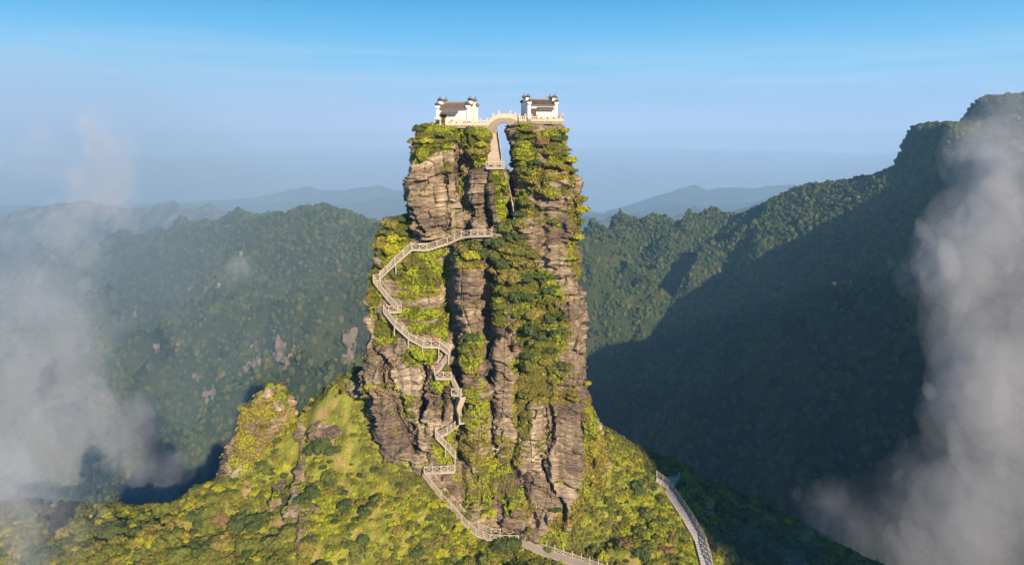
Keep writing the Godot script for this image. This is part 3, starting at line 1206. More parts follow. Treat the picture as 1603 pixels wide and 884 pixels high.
func survey() -> void:
	for g in 3:
		var a := PackedFloat32Array()
		a.resize(GW * GH)
		if g == 0:
			crack = a
		elif g == 1:
			green = a
		else:
			dry = a
	near_d.resize(NW * NH)
	var V := func(list: Array) -> Array:
		var out := []
		for k in range(0, list.size(), 2):
			out.append(Vector2(list[k], list[k + 1]))
		return out
	# joints and cracks on the face
	for s in [[[575, 540, 590, 552, 605, 560, 612, 590, 618, 620, 625, 650, 645, 690, 662, 716], 3.0], [[662, 560, 664, 600, 660, 640, 650, 665, 650, 695, 668, 722], 2.6],
			[[600, 555, 598, 580, 606, 605, 616, 622], 1.6], [[570, 590, 580, 620, 578, 640, 590, 665], 2.4], [[694, 600, 693, 640, 690, 660], 1.6], [[640, 545, 655, 562, 664, 566], 2.0],
			[[716, 240, 717, 300, 720, 360], 2.5], [[696, 262, 698, 300, 701, 358], 1.2], [[640, 322, 650, 345, 664, 362], 1.4], [[716, 195, 715, 240], 2.0],
			[[806, 620, 808, 680, 800, 720, 812, 760], 2.4], [[850, 640, 858, 690, 848, 730, 866, 772], 1.6], [[875, 780, 884, 800, 878, 825], 2.0], [[905, 330, 908, 420, 905, 480], 1.5],
			[[720, 790, 722, 830], 2.5], [[818, 745, 826, 790, 840, 820], 1.8], [[760, 560, 766, 640, 772, 700], 3.5], [[700, 560, 716, 600, 722, 640], 3.0], [[842, 262, 870, 262, 888, 268], 2.0],
			[[835, 410, 850, 470, 880, 520], 1.2], [[745, 745, 752, 790], 1.6], [[788, 770, 800, 805], 1.8], [[862, 640, 866, 668, 862, 700], 1.4], [[852, 565, 862, 610, 858, 640], 1.4]]:
		stroke(crack, V.call(s[0]), s[1])
	# green cover
	for s in [[668, 215, 32, 34], [655, 240, 16, 18], [705, 205, 40, 22], [740, 212, 34, 24], [748, 242, 18, 20], [697, 225, 12, 14], [700, 258, 8, 8], [720, 280, 4, 60, 0.6], [780, 280, 16, 18], [783, 310, 12, 30], [790, 335, 8, 22],
			[612, 372, 34, 32], [600, 395, 20, 14], [655, 398, 50, 14], [650, 425, 54, 22], [660, 440, 44, 18], [610, 420, 20, 20], [655, 487, 46, 12], [662, 510, 36, 9], [605, 515, 26, 26], [692, 510, 10, 40], [660, 552, 34, 16], [585, 450, 16, 34],
			[640, 460, 26, 8, 0.7], [735, 395, 26, 16], [737, 545, 22, 32], [690, 590, 16, 20], [640, 640, 14, 30, 0.7], [605, 600, 18, 10, 0.7], [745, 640, 26, 70, 0.55], [720, 660, 12, 60, 0.6], [690, 690, 20, 20],
			[822, 235, 24, 50], [860, 222, 34, 24], [835, 280, 26, 24], [870, 235, 20, 26], [870, 300, 28, 12, 0.7], [907, 335, 10, 44, 0.8], [897, 270, 8, 26, 0.8], [815, 320, 14, 30, 0.8], [850, 340, 26, 8, 0.6], [905, 420, 6, 30, 0.6],
			[800, 400, 36, 40], [835, 460, 46, 50], [850, 520, 46, 50], [830, 570, 36, 20], [780, 460, 16, 60], [860, 590, 30, 14],
			[770, 740, 50, 24, 0.75], [745, 790, 24, 30, 0.5], [800, 780, 22, 26, 0.6], [700, 720, 20, 10, 0.8], [820, 660, 14, 30, 0.5], [930, 700, 18, 40], [930, 780, 30, 40], [880, 832, 40, 10], [380, 715, 50, 70, 0.55], [415, 660, 26, 20, 0.4]]:
		stamp(green, s[0], s[1], s[2], s[3], s[4] if s.size() > 4 else 1.0)
	for s in [[755, 235, 14, 14, 0.9], [860, 262, 40, 8], [840, 290, 26, 6, 0.9], [865, 275, 30, 6], [830, 330, 24, 12, 0.8], [893, 330, 4, 60], [895, 395, 10, 30, 0.8], [640, 405, 12, 4], [655, 458, 40, 6, 0.9], [738, 412, 26, 5],
			[735, 575, 18, 8], [838, 605, 46, 26], [870, 620, 40, 20, 0.8], [815, 640, 18, 40, 0.7], [760, 720, 40, 10, 0.7], [790, 710, 30, 40, 0.55], [935, 740, 24, 50, 0.9], [925, 800, 36, 26], [880, 815, 26, 14, 0.9], [925, 590, 10, 20, 0.9], [920, 660, 8, 30, 0.8],
			[590, 375, 16, 20, 0.7], [590, 600, 20, 10, 0.7], [725, 700, 20, 30, 0.7], [750, 680, 16, 40, 0.5], [820, 800, 24, 20, 0.5], [580, 480, 10, 40, 0.6], [760, 750, 60, 40, 0.45], [385, 700, 60, 60, 0.6]]:
		stamp(dry, s[0], s[1], s[2], s[3], s[4] if s.size() > 4 else 1.0)


func pillar() -> void:
	rng.seed = 11
	var t := thing("rock_pillar", "tall twin-topped pillar of layered brown rock carrying two white temples", "rock pillar")
	var C := func(called: String, keys: Array, lush := 0.0, power := 6.0, rough := 1.0, dark := 0.0, scrubby := 0.1): return column(called, keys, t, lush, power, rough, dark, scrubby)
	# upper left summit
	C.call("rock_core", [[195, 656, 762, 139, 153], [230, 652, 764, 138.5, 153], [300, 650, 758, 138.5, 153], [400, 650, 760, 138, 155]], 0.0, 8.0, 0.5)
	C.call("rock_column", [[199, 657, 692, 137.5], [214, 648, 693, 135.8], [238, 642, 695, 134.6], [262, 638, 696, 133.8], [290, 635, 697, 133.4], [325, 636, 699, 133.2], [350, 643, 701, 133.3], [375, 655, 702, 133.6]])
	C.call("rock_column", [[199, 690, 715, 137.6], [218, 691, 715, 135.6], [240, 691, 716, 134.4], [300, 695, 717, 133.9], [375, 702, 720, 133.6]])
	C.call("rock_column", [[200, 717, 740, 138.6], [225, 718, 740, 137.4], [300, 719, 742, 137], [375, 721, 742, 136.6]], 0.0, 8.0, 0.6)
	C.call("rock_column", [[199, 724, 764, 137.6], [214, 724, 766, 136.0], [236, 734, 764, 134.8], [258, 735, 760, 134.2], [300, 735, 759, 133.9], [375, 739, 760, 133.6]])
	C.call("rock_column", [[266, 768, 786, 132.9, 140], [285, 767, 787, 132.6, 141], [320, 767, 789, 132.6, 142], [375, 768, 794, 132.8, 143]], 0.0)
	C.call("rock_core", [[284, 780, 822, 144, 152], [330, 778, 826, 143.5, 152], [400, 770, 830, 142, 152]], 0.0, 8.0, 0.4, 0.2)
	# upper right summit and the long right face
	C.call("rock_column", [[195, 804, 880, 138], [210, 800, 885, 136.2], [235, 803, 889, 134.6], [258, 805, 893, 133.8], [290, 809, 901, 133.3], [330, 812, 908, 132.9], [375, 818, 908, 132.5], [430, 832, 905, 132], [480, 836, 912, 131.4],
		[540, 838, 921, 130.8], [600, 830, 921, 130.3], [680, 818, 914, 129.6], [740, 815, 912, 129.2], [800, 818, 914, 128], [880, 815, 915, 126.6]], 0.0, 6.0, 1.1, 0.3, 0.3)
	C.call("rock_column", [[258, 842, 890, 132.6], [275, 842, 893, 132.2], [340, 846, 900, 132], [420, 848, 900, 131.4], [470, 858, 902, 131.2], [500, 870, 900, 131.4]], 0.0, 5.0, 1.0, 0.1)
	# shoulders and the terraced left face
	C.call("rock_shoulder", [[345, 618, 650, 139, 150], [358, 600, 652, 137.6, 150], [375, 588, 652, 136.6, 150], [398, 584, 648, 136.2, 150], [412, 596, 645, 136.2, 150]], 0.3)
	C.call("rock_terrace", [[372, 640, 766, 135.8, 155], [388, 612, 702, 134.4, 155], [410, 596, 694, 133.2, 155], [440, 583, 690, 132.2, 155], [470, 577, 692, 131.4, 155], [500, 576, 698, 130.8, 155], [530, 576, 702, 130.4, 155], [552, 578, 704, 130.2, 155], [580, 590, 704, 130.4, 155], [640, 600, 700, 130.4, 155]], 0.1, 5.0)
	C.call("rock_column", [[428, 577, 600, 133.6, 150], [450, 573, 598, 132.8, 150], [500, 570, 600, 132, 150], [560, 572, 605, 131.2, 150]])
	# lower left blocks
	C.call("rock_block", [[545, 572, 622, 130.2], [570, 570, 620, 129.6], [610, 567, 622, 129.2], [650, 576, 640, 129], [690, 592, 660, 128.8], [740, 610, 668, 128.6], [790, 620, 668, 128]], 0.0, 5.0, 1.0, 0.45)
	C.call("rock_block", [[548, 622, 666, 129.8], [575, 620, 663, 129.3], [610, 622, 661, 129], [650, 634, 656, 128.8], [700, 650, 668, 128.6], [740, 660, 672, 129.4]], 0.0, 5.0, 0.8)
	C.call("rock_block", [[560, 666, 704, 129.9], [600, 666, 706, 129.3], [650, 658, 708, 128.9], [700, 660, 712, 128.6], [740, 668, 716, 129.4], [800, 690, 730, 130]], 0.05, 5.0, 1.0, 0.2)
	# buttresses between the dark gullies
	C.call("rock_core", [[385, 680, 850, 137.5, 156], [600, 680, 880, 136, 156], [800, 690, 900, 134, 156]], 0.05, 8.0, 0.6, 0.1)
	C.call("rock_buttress", [[384, 716, 754, 132.2], [400, 712, 758, 131.2], [430, 714, 756, 130.7], [500, 716, 755, 130.2], [560, 717, 757, 129.8], [620, 722, 760, 129.3], [700, 722, 768, 128.6], [760, 726, 785, 128.6], [830, 736, 800, 128.2]], 0.0, 5.0, 1.0, 0.15)
	C.call("rock_buttress", [[470, 772, 800, 131], [500, 774, 802, 130.4], [560, 776, 802, 130], [640, 777, 804, 129.5], [700, 776, 812, 129], [760, 776, 820, 128.2], [830, 780, 830, 127]], 0.0, 5.0, 1.0, 0.2)
	C.call("rock_buttress", [[352, 775, 822, 134.4], [380, 766, 842, 132.9], [430, 765, 865, 131.8], [480, 768, 885, 130.9], [540, 792, 888, 130.4], [590, 802, 885, 130], [640, 806, 868, 129.6], [720, 808, 860, 129.2]], 0.25, 4.0, 1.0, 0.0, 0.7)
	C.call("rock_block", [[690, 724, 830, 129.2], [730, 720, 838, 128.6], [780, 732, 850, 128], [820, 742, 872, 127.6], [880, 752, 890, 127]], 0.12, 4.0, 1.2, 0.1)
	C.call("rock_block", [[640, 905, 926, 133, 150], [690, 908, 938, 132.6, 150], [740, 905, 950, 131.6, 150], [800, 895, 956, 130, 150], [850, 870, 950, 128, 150]], 0.35, 4.0, 1.0)
	# the knob on the spur
	rng.seed = 12
	var k := thing("spur_crag", "grassy crag with a blunt stone tip rising from the end of the spur", "crag")
	column("rock_body", [[626, 396, 434, 138.9, 146], [650, 376, 446, 137.6, 147], [690, 350, 444, 135.8, 148], [735, 336, 436, 133.6, 148], [790, 330, 424, 131, 148]], k, 0.12, 3.0, 1.2)
	column("rock_tip", [[609, 413, 424, 140, 143], [622, 408, 428, 139.4, 143.5], [640, 402, 432, 138.8, 144]], k, 0.0, 3.0, 0.5)
	column("rock_rib", [[640, 430, 448, 138.4, 143], [660, 428, 446, 137.8, 143], [700, 424, 440, 136.6, 143]], k, 0.0, 3.0, 0.6)


var hill: Plate
func hill_h(x: float, z: float) -> float:
	return hill.h(x, z) + 1.5 * n_mid.get_noise_2d(x * 0.5, z * 0.5) + 0.6 * n_mid.get_noise_2d(x * 1.7, z * 1.7) + 2.0 * n_low.get_noise_2d(x, z)


var graded := []   # [from, to, half width]: the middle lines of the paths cut into the hillside

func lay(list: Array, width: float, side: float) -> Array:
	# points on the hillside along the sight lines, for the outer edge of a path
	var out := []
	for q in list:
		var p := at(q[0], q[1], 132)
		for k in 400:
			var t := at(q[0], q[1], 100.0 + k * 0.2)
			if t.y < hill.h(t.x, t.z) + 0.4:
				p = t
				break
		out.append(p)
	for k in out.size() - 1:
		var dir: Vector3 = out[k + 1] - out[k]
		var mid := Vector3(dir.z, 0, -dir.x).normalized() * width / 2 * side
		graded.append([out[k] + mid, out[k + 1] + mid, width / 2 + 0.5])
	return out


func grade_at(x: float, z: float) -> Vector2:
	# (height of the nearest path, how far outside its bed)
	var best := Vector2(0, 99)
	for g in graded:
		var a := Vector2(g[0].x, g[0].z)
		var b := Vector2(g[1].x, g[1].z)
		var ab := b - a
		var t := clampf((Vector2(x, z) - a).dot(ab) / ab.length_squared(), 0, 1)
		var d: float = Vector2(x, z).distance_to(a + ab * t) - g[2]
		if d < best.y:
			best = Vector2(lerpf(g[0].y, g[1].y, t), d)
	return best


var boardwalk := []
var spur_walk := []
var long_stair := []
var steps_walk := []

func hillside() -> void:
	rng.seed = 13
	var pts := PackedVector3Array()
	for q in [[-60, 900, 118], [100, 900, 113], [200, 900, 112], [400, 900, 112], [600, 900, 113], [800, 900, 115], [950, 900, 118], [1118, 890, 121], [1250, 900, 138], [1380, 892, 160], [60, 845, 125], [200, 840, 124], [330, 840, 121], [430, 770, 128],
			[500, 700, 134], [545, 650, 134.5], [560, 740, 129], [620, 800, 121], [500, 800, 121], [590, 720, 131], [670, 750, 128.6], [740, 838, 126.5], [800, 850, 125.6], [870, 848, 126.4], [905, 838, 127.4], [940, 800, 129.5], [948, 720, 137], [935, 665, 145],
			[1000, 780, 136], [1060, 750, 146], [1085, 812, 134], [1000, 860, 122], [1180, 840, 147], [1200, 884, 138], [1120, 790, 148]]:
		pts.append(at(q[0], q[1], q[2]))
	for q in [[-120, 780, 150], [0, 790, 150], [150, 797, 147], [240, 795, 146], [285, 785, 145], [330, 755, 143], [390, 700, 142], [452, 662, 143], [475, 636, 144], [520, 604, 141], [556, 584, 139], [590, 600, 138.5],
			[935, 660, 148], [965, 690, 149], [1060, 725, 155], [1200, 788, 163], [1290, 848, 168], [1380, 900, 172]]:
		var p := at(q[0], q[1], q[2])
		pts.append(p)
		pts.append(p + Vector3(0, -30, -28))
		pts.append(p + Vector3(0, -95, -85))
	for x in [-100.0, -40.0, 20.0, 90.0]:
		pts.append(Vector3(x, -112, -75))
		pts.append(Vector3(x * 1.2, -150, -30))
	for q in [[-22, -56, -148], [-8, -60, -146], [6, -62, -146]]:
		pts.append(Vector3(q[0], q[1], q[2]))
	hill = Plate.new(pts, 0.02, 30.0)
	boardwalk = lay([[1119, 905], [1114, 880], [1104, 846], [1084, 812], [1064, 783], [1052, 766], [1064, 748]], 2.0, 1.0)
	long_stair = lay([[662, 744], [690, 780], [722, 815], [745, 838], [768, 846], [812, 848]], 1.9, 1.0)
	spur_walk = lay([[1046, 766], [1026, 752]], 1.8, -1.0)
	steps_walk = lay([[812, 852], [850, 868], [905, 886], [945, 900]], 1.7, 1.0)
	const STEP := 0.62
	var w := int(250 / STEP)
	var h := int(150 / STEP)
	var v := PackedVector3Array()
	var c := PackedColorArray()
	v.resize(w * h)
	c.resize(w * h)
	# heights on a coarse net, then between
	var cw := int(250 / 2.5) + 2
	var ch := int(150 / 2.5) + 2
	var coarse := PackedFloat32Array()
	coarse.resize(cw * ch)
	for j in ch:
		for i in cw:
			coarse[j * cw + i] = hill.h(-125 + i * 2.5, -70 - j * 2.5)
	for j in h:
		for i in w:
			var x := -125 + i * STEP
			var z := -70 - j * STEP
			var u := (x + 125) / 2.5
			var t := (-70 - z) / 2.5
			var a := int(u)
			var b := int(t)
			u -= a
			t -= b
			var y := lerpf(lerpf(coarse[b * cw + a], coarse[b * cw + a + 1], u), lerpf(coarse[(b + 1) * cw + a], coarse[(b + 1) * cw + a + 1], u), t)
			y += 1.3 * n_mid.get_noise_2d(x * 0.5, z * 0.5) + 0.7 * n_mid.get_noise_2d(x * 1.7, z * 1.7) + 1.5 * n_low.get_noise_2d(x * 1.5, z * 1.5)
			if x > -22 and z > -160:
				var gr := grade_at(x, z)
				if gr.y < 3.5:
					y = lerpf(gr.x - 0.3, y, smoothstep(0.0, 3.5, gr.y))
			v[j * w + i] = Vector3(x, y, z)
	for j in range(0, h - 1):
		for i in range(0, w - 1):
			var p := v[j * w + i]
			var nrm := (v[(j + 1) * w + i] - p).cross(v[j * w + i + 1] - p).normalized()
			if nrm.y < 0:
				nrm = -nrm
			splat(p)
			splat((p + v[(j + 1) * w + i + 1]) / 2)
			var broad := n_mid.get_noise_2d(p.x * 0.35 + 40, p.z * 0.35)
			var wild := n_fine.get_noise_3d(p.x * 3.0, p.y * 3.0, p.z * 3.0)
			var steep := 1.0 - nrm.y
			var bare := smoothstep(0.3, 0.6, steep * 0.7 + broad * 0.5 + wild * 0.6 - 0.12)
			c[j * w + i] = (Color(0.225, 0.225, 0.035) * (1.0 + 0.7 * wild + 0.3 * n_mid.get_noise_2d(p.x * 3.0, p.z * 3.0))).lerp(Color(0.4, 0.27, 0.12), bare)
			var s := seen_at(p)
			if s.x < -60 or s.x > 1440 or s.y > 930 or nrm.dot(-p.normalized()) < -0.12:
				continue
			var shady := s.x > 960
			if p.x > -22 and grade_at(p.x, p.z).y < 0.3:
				continue
			if rng.randf() < STEP * STEP * (0.3 if s.x > 450 and not shady else 0.5) and bare < 0.6:
				var q := rng.randf_range(0.4, 1.0)
				spots.shrub.append([Transform3D(Basis(Vector3.UP, rng.randf() * TAU).scaled(Vector3(q, q * rng.randf_range(0.7, 1.1), q)), p + Vector3.UP * q * 0.2), [Color(0.06, 0.082, 0.024), Color(0.115, 0.125, 0.026), Color(0.18, 0.15, 0.035), Color(0.29, 0.28, 0.02), Color(0.16, 0.17, 0.025)][rng.randi() % 5]])
			for k in 3:
				if rng.randf() < STEP * STEP * 4.2 * (1.0 - 0.6 * bare):
					var q := p + Vector3(rng.randf_range(0, STEP), 0, rng.randf_range(-STEP, 0))
					var kind := "grass"
					if 0.7 * broad + 0.8 * wild > 0.22:
						kind = "dry" if rng.randf() < 0.55 else "moss"
					elif 0.7 * broad + 0.8 * wild > 0.0:
						kind = "moss" if rng.randf() < 0.8 else "grass"
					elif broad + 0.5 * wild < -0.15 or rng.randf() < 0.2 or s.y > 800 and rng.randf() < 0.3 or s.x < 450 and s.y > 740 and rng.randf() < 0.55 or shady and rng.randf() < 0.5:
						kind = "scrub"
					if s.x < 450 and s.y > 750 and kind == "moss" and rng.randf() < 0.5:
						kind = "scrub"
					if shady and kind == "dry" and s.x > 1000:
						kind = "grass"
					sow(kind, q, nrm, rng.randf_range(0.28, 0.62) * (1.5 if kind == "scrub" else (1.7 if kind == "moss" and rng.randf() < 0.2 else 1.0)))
	var o := part("hillside", grid_mesh(v, c, w, h), M.soil, self)
	tag(o, "steep yellow-green hillside and spur below the rock pillar", "", "", "structure")


var vh := PackedFloat32Array()
const VX := -1750.0
const VZ := 462.0
const VS := 11.0
const VW := 300
const VD := 188

func valley_h(x: float, z: float) -> float:
	var u := clampf((x - VX) / VS, 0, VW - 1.01)
	var t := clampf((VZ - z) / VS, 0, VD - 1.01)
	var a := int(u)
	var b := int(t)
	u -= a
	t -= b
	return lerpf(lerpf(vh[b * VW + a], vh[b * VW + a + 1], u), lerpf(vh[(b + 1) * VW + a], vh[(b + 1) * VW + a + 1], u), t)


func valley() -> void:
	rng.seed = 14
	var pts := PackedVector3Array()
	# crests and flanks
	for q in [[-250, 440, 1200], [-100, 430, 1180], [30, 425, 1150], [130, 412, 1130], [220, 395, 1090], [300, 366, 1030], [350, 352, 1000], [400, 343, 985], [460, 339, 965], [487, 333, 955], [507, 318, 950], [526, 338, 942], [560, 345, 925], [600, 352, 905], [700, 352, 880], [800, 362, 880], [880, 372, 940], [915, 378, 1080],
			[965, 352, 1150], [1000, 348, 1150], [1050, 352, 1130], [1100, 344, 1100], [1150, 331, 1060], [1200, 319, 1030], [1250, 302, 1000], [1300, 293, 970], [1350, 284, 930], [1385, 272, 900], [1415, 260, 880], [1450, 240, 862], [1500, 222, 850], [1548, 200, 830], [1603, 170, 815]]:
		var p := at(q[0], q[1] + (4.0 if q[0] > 650 else -3.0), q[2])
		pts.append(p)
		pts.append(p + Vector3(0, -52, -70))
	for q in [[300, 600, 745], [400, 600, 720], [500, 600, 705], [580, 590, 690], [200, 600, 770], [0, 560, 860], [-200, 560, 950], [100, 480, 940], [300, 460, 890], [450, 450, 840], [560, 450, 800], [700, 480, 770], [850, 500, 800],
			[400, 780, 610], [600, 780, 590], [200, 740, 640], [0, 700, 700], [-250, 700, 760]]:
		pts.append(at(q[0], q[1], q[2]))
	for p in [[60, -330, -1000], [70, -332, -800], [190, -232, -1000], [300, -165, -1000], [190, -290, -820], [305, -222, -830], [430, -120, -800], [50, -335, -600], [150, -262, -600], [280, -165, -600], [420, -60, -600], [35, -330, -400], [120, -265, -400], [220, -185, -400], [300, -120, -400], [0, -325, -250], [120, -270, -250], [230, -200, -250],
			[640, 30, -670], [585, 8, -570], [510, 6, -495], [412, -30, -427], [368, -56, -380], [352, -18, -310], [346, -2, -220], [338, -6, -100], [325, -55, 50], [320, -280, 250],
			[760, -60, -1050], [600, -120, -1150], [200, -260, -1350], [760, 0, -500], [600, -90, -380], [560, -150, -250], [950, -150, -700], [500, -240, 0], [900, -260, -200], [1300, -300, -500], [1300, -300, -1200],
			[-200, -320, -400], [0, -330, 0], [0, -330, 250], [-300, -325, -150], [-700, -330, -400], [-700, -330, 100], [-1300, -330, 0], [-1500, -320, -600], [-900, -260, -900], [-1500, -250, -1300],
			[-600, -320, -1500], [-300, -300, -1350], [0, -300, -1300], [-100, -260, -1150], [900, -300, -1500], [1300, -320, 250], [-1000, -280, -1500]]:
		pts.append(Vector3(p[0], p[1], p[2]))
	var plate := Plate.new(pts, 0.004, 300.0)
	vh.resize(VW * VD)
	var v := PackedVector3Array()
	var c := PackedColorArray()
	v.resize(VW * VD)
	c.resize(VW * VD)
	for j in VD:
		for i in VW:
			var x := VX + i * VS
			var z := VZ - j * VS
			var y := plate.h(x, z)
			var soft := clampf((-95.0 - y) / 110.0, 0.12, 1.0) * clampf((y + 360.0) / 90.0, 0.3, 1.0)
			y += soft * (72.0 * n_ridge.get_noise_2d(x, z) - 14.0 + 6.0 * n_low.get_noise_2d(x * 0.4, z * 0.4))
			# the steep peak behind, whose shadow lies on the slope with the boardwalk
			# the crag on the crest, a stepped bluff with a flat top
			var cx := x + 9.0 * n_low.get_noise_2d(x * 0.8, z * 0.8)
			var cz := absf(z + 850.0 + 0.2 * (x - 560.0))
			y = maxf(y, lerpf(y, 6.0 + 4.0 * n_mid.get_noise_2d(x * 0.2, z * 0.2), smoothstep(508.0, 530.0, cx) * smoothstep(90.0, 30.0, cz)))
			y = maxf(y, lerpf(y, 40.0 + 0.1 * (x - 620.0) + 5.0 * n_mid.get_noise_2d(x * 0.2, z * 0.2), smoothstep(598.0, 632.0, cx) * smoothstep(100.0, 30.0, cz)))
			var e := x * 0.906 - z * 0.423 + 5.0 * n_low.get_noise_2d(x * 0.6, z * 0.6)
			var along := (z - 275.0) / 85.0
			y = maxf(y, lerpf(y, 150.0 - 60.0 * along * along + 25.0 * n_ridge.get_noise_2d(x * 2, z * 2), smoothstep(72.0, 95.0, e) * smoothstep(200.0, 160.0, e) * smoothstep(1.6, 0.7, absf(along))))
			vh[j * VW + i] = y
			v[j * VW + i] = Vector3(x, y, z)
			c[j * VW + i] = Color(0.022, 0.032, 0.012).lerp(Color(0.045, 0.05, 0.02), clampf(0.5 + n_low.get_noise_2d(x * 0.7, z * 0.7), 0, 1))
	var o := part("mountains", grid_mesh(v, c, VW, VD), M.slope, self)
	tag(o, "forested mountains and deep valley round the rock pillar", "", "", "structure")
	# the forest
	var crowns := []
	for k in 3:
		crowns.append(crown_mesh(k))
	rng.seed = 15
	var lists := [[], [], []]
	const G := 4.3
	var gx := int(1900 / G)
	var gz := int(1150 / G)
	for j in gz:
		for i in gx:
			var x := -1000 + (i + rng.randf()) * G
			var z := -120 - (j + rng.randf()) * G
			var y := valley_h(x, z)
			var p := Vector3(x, y, z)
			var s := seen_at(p)
			var r1 := rng.randf()
			var r2 := rng.randf()
			var r3 := rng.randf()
			if s.x < -110 or s.x > 1720 or s.y > 960:
				continue
			var nrm := Vector3(valley_h(x - 8, z) - valley_h(x + 8, z), 16, valley_h(x, z - 8) - valley_h(x, z + 8)).normalized()
			if nrm.dot(-p.normalized()) < -0.12:
				continue
			var r := lerpf(2.1, 4.4, r1 * r1)
			var col := Color(0.028, 0.05, 0.014).lerp(Color(0.084, 0.095, 0.028), r2)
			if r3 < 0.06:
				col = Color(0.11, 0.1, 0.04)
			elif r3 > 0.9:
				col = Color(0.022, 0.042, 0.018)
			var b := Basis(Vector3.UP, r3 * 40.0).scaled(Vector3(r, r * lerpf(0.9, 1.5, r2), r))
			lists[(i * 7 + j * 3 + int(r1 * 10)) % 3].append([Transform3D(b, p + Vector3.UP * r * 0.5), col])
	for k in 3:
		scatter("forest", crowns[k], M.forest, lists[k], "dense green forest canopy covering the mountain slopes")
	# bare crags among the trees
	rng.seed = 16
	var crags := [[395, 545, 9, "pale"], [440, 555, 16, "pink"], [452, 570, 12, "pink"], [405, 575, 9, "pink"], [555, 545, 18, "pink"], [545, 565, 12, "pink"], [300, 453, 6, "pale"], [325, 455, 5, "pale"], [375, 405, 7, "pale"], [368, 420, 6, "pale"], [345, 448, 5, "pale"], [385, 578, 8, "pink"],
		[310, 590, 9, "pink"], [245, 545, 7, "pale"], [208, 495, 6, "pale"], [430, 520, 6, "pink"], [465, 540, 7, "pink"], [400, 540, 7, "pink"], [330, 620, 9, "pink"], [350, 590, 7, "pink"], [1370, 330, 8, "grey"], [1440, 240, 12, "grey"], [1432, 222, 9, "grey"], [1380, 345, 6, "grey"], [278, 548, 6, "pale"], [232, 575, 6, "pink"]]
	crags.sort_custom(func(a, b): return a[0] < b[0])
	var nth := {}
	for q in crags:
		var d := 1300.0
		# walk along the sight line until the slope is met
		for k in 400:
			var test := 350.0 + k * 2.5
			var p := at(q[0], q[1], test)
			if p.y < valley_h(p.x, p.z):
				d = test
				break
		var r: float = q[2] / F * d * 0.8
		var g := blob(1.0, int(q[0]), 11, 16, 0.62, 1.25)
		var m: Material = M["crag_" + q[3]] if M.has("crag_" + q[3]) else null
		if m == null:
			m = solid({"pale": Color(0.42, 0.36, 0.31), "pink": Color(0.29, 0.225, 0.175), "grey": Color(0.12, 0.11, 0.09)}[q[3]], 1.0, 0.5, 0.05)
			M["crag_" + q[3]] = m
		var rock := part("crag", g.mesh(), m, self)
		rock.position = at(q[0], q[1], d + r * 0.35)
		rock.scale = Vector3(r * rng.randf_range(0.7, 1.1), r * rng.randf_range(0.9, 1.4), r)
		rock.rotation.y = rng.randf() * TAU
		var n: int = nth.get(q[3], 0)
		nth[q[3]] = n + 1
		tag(rock, "bare %s crag on a wooded slope, %s of that colour from the left" % [q[3], ordinal(n)], "crag", "bare crags on the wooded slopes")


func scatter(called: String, mesh: Mesh, m: Material, list: Array, label: String) -> void:
	if list.is_empty():
		return
	var mm := MultiMesh.new()
	mm.transform_format = MultiMesh.TRANSFORM_3D
	mm.use_colors = true
	mm.mesh = mesh
	mm.instance_count = list.size()
	for k in list.size():
		mm.set_instance_transform(k, list[k][0])
		mm.set_instance_color(k, list[k][1])
	var o := MultiMeshInstance3D.new()
	o.multimesh = mm
	o.material_override = m
	o.name = numbered(called)
	add_child(o)
	tag(o, label, "", "", "stuff")


func range_of_hills(label: String, crest: Array, d: float, col: Color, rocky: float, sd: int, jag := 0.4) -> void:
	# a ridge that falls away to both sides of its crest line
	const ACROSS := 64
	var line := []
	for k in crest.size() - 1:
		var a := Vector2(crest[k][0], crest[k][1])
		var b := Vector2(crest[k + 1][0], crest[k + 1][1])
		var n := maxi(2, int(absf(b.x - a.x) / 4.0))
		for s in n:
			line.append(a.lerp(b, float(s) / n))
	line.append(Vector2(crest[-1][0], crest[-1][1]))
	var v := PackedVector3Array()
	var c := PackedColorArray()
	var w := line.size()
	for j in ACROSS:
		var t := -1.0 + 2.0 * j / (ACROSS - 1)
		for i in w:
			var q: Vector2 = line[i]
			var top := at(q.x, q.y, d)
			var fall := d * 0.16 * absf(t)
			var wob := n_ridge.get_noise_3d(top.x * 1000.0 / d + sd * 77, t * 260.0, sd * 9.0)
			var rough := n_low.get_noise_3d(top.x * 900.0 / d, t * 60.0, sd) + jag * n_mid.get_noise_3d(top.x * 700.0 / d, t * 40.0, sd)
			var p := top + Vector3(0, -fall * (1.0 + 0.25 * wob) + d * 0.004 * (wob * (0.4 + absf(t)) + rough * 0.6), -t * d * 0.2 + wob * d * 0.012)
			v.append(p)
			var bare := smoothstep(0.1, 0.3, n_mid.get_noise_3d(p.x * 0.2, p.y * 0.5, p.z * 0.12)) * rocky * smoothstep(0.5, 0.05, absf(t))
			c.append(col.lerp(Color(0.4, 0.34, 0.28), bare))
	# rows run from front (t = -1 is nearest) to back
	var o := part("far_hills", grid_mesh(v, c, w, ACROSS), M.slope, self)
	tag(o, label, "", "", "structure")


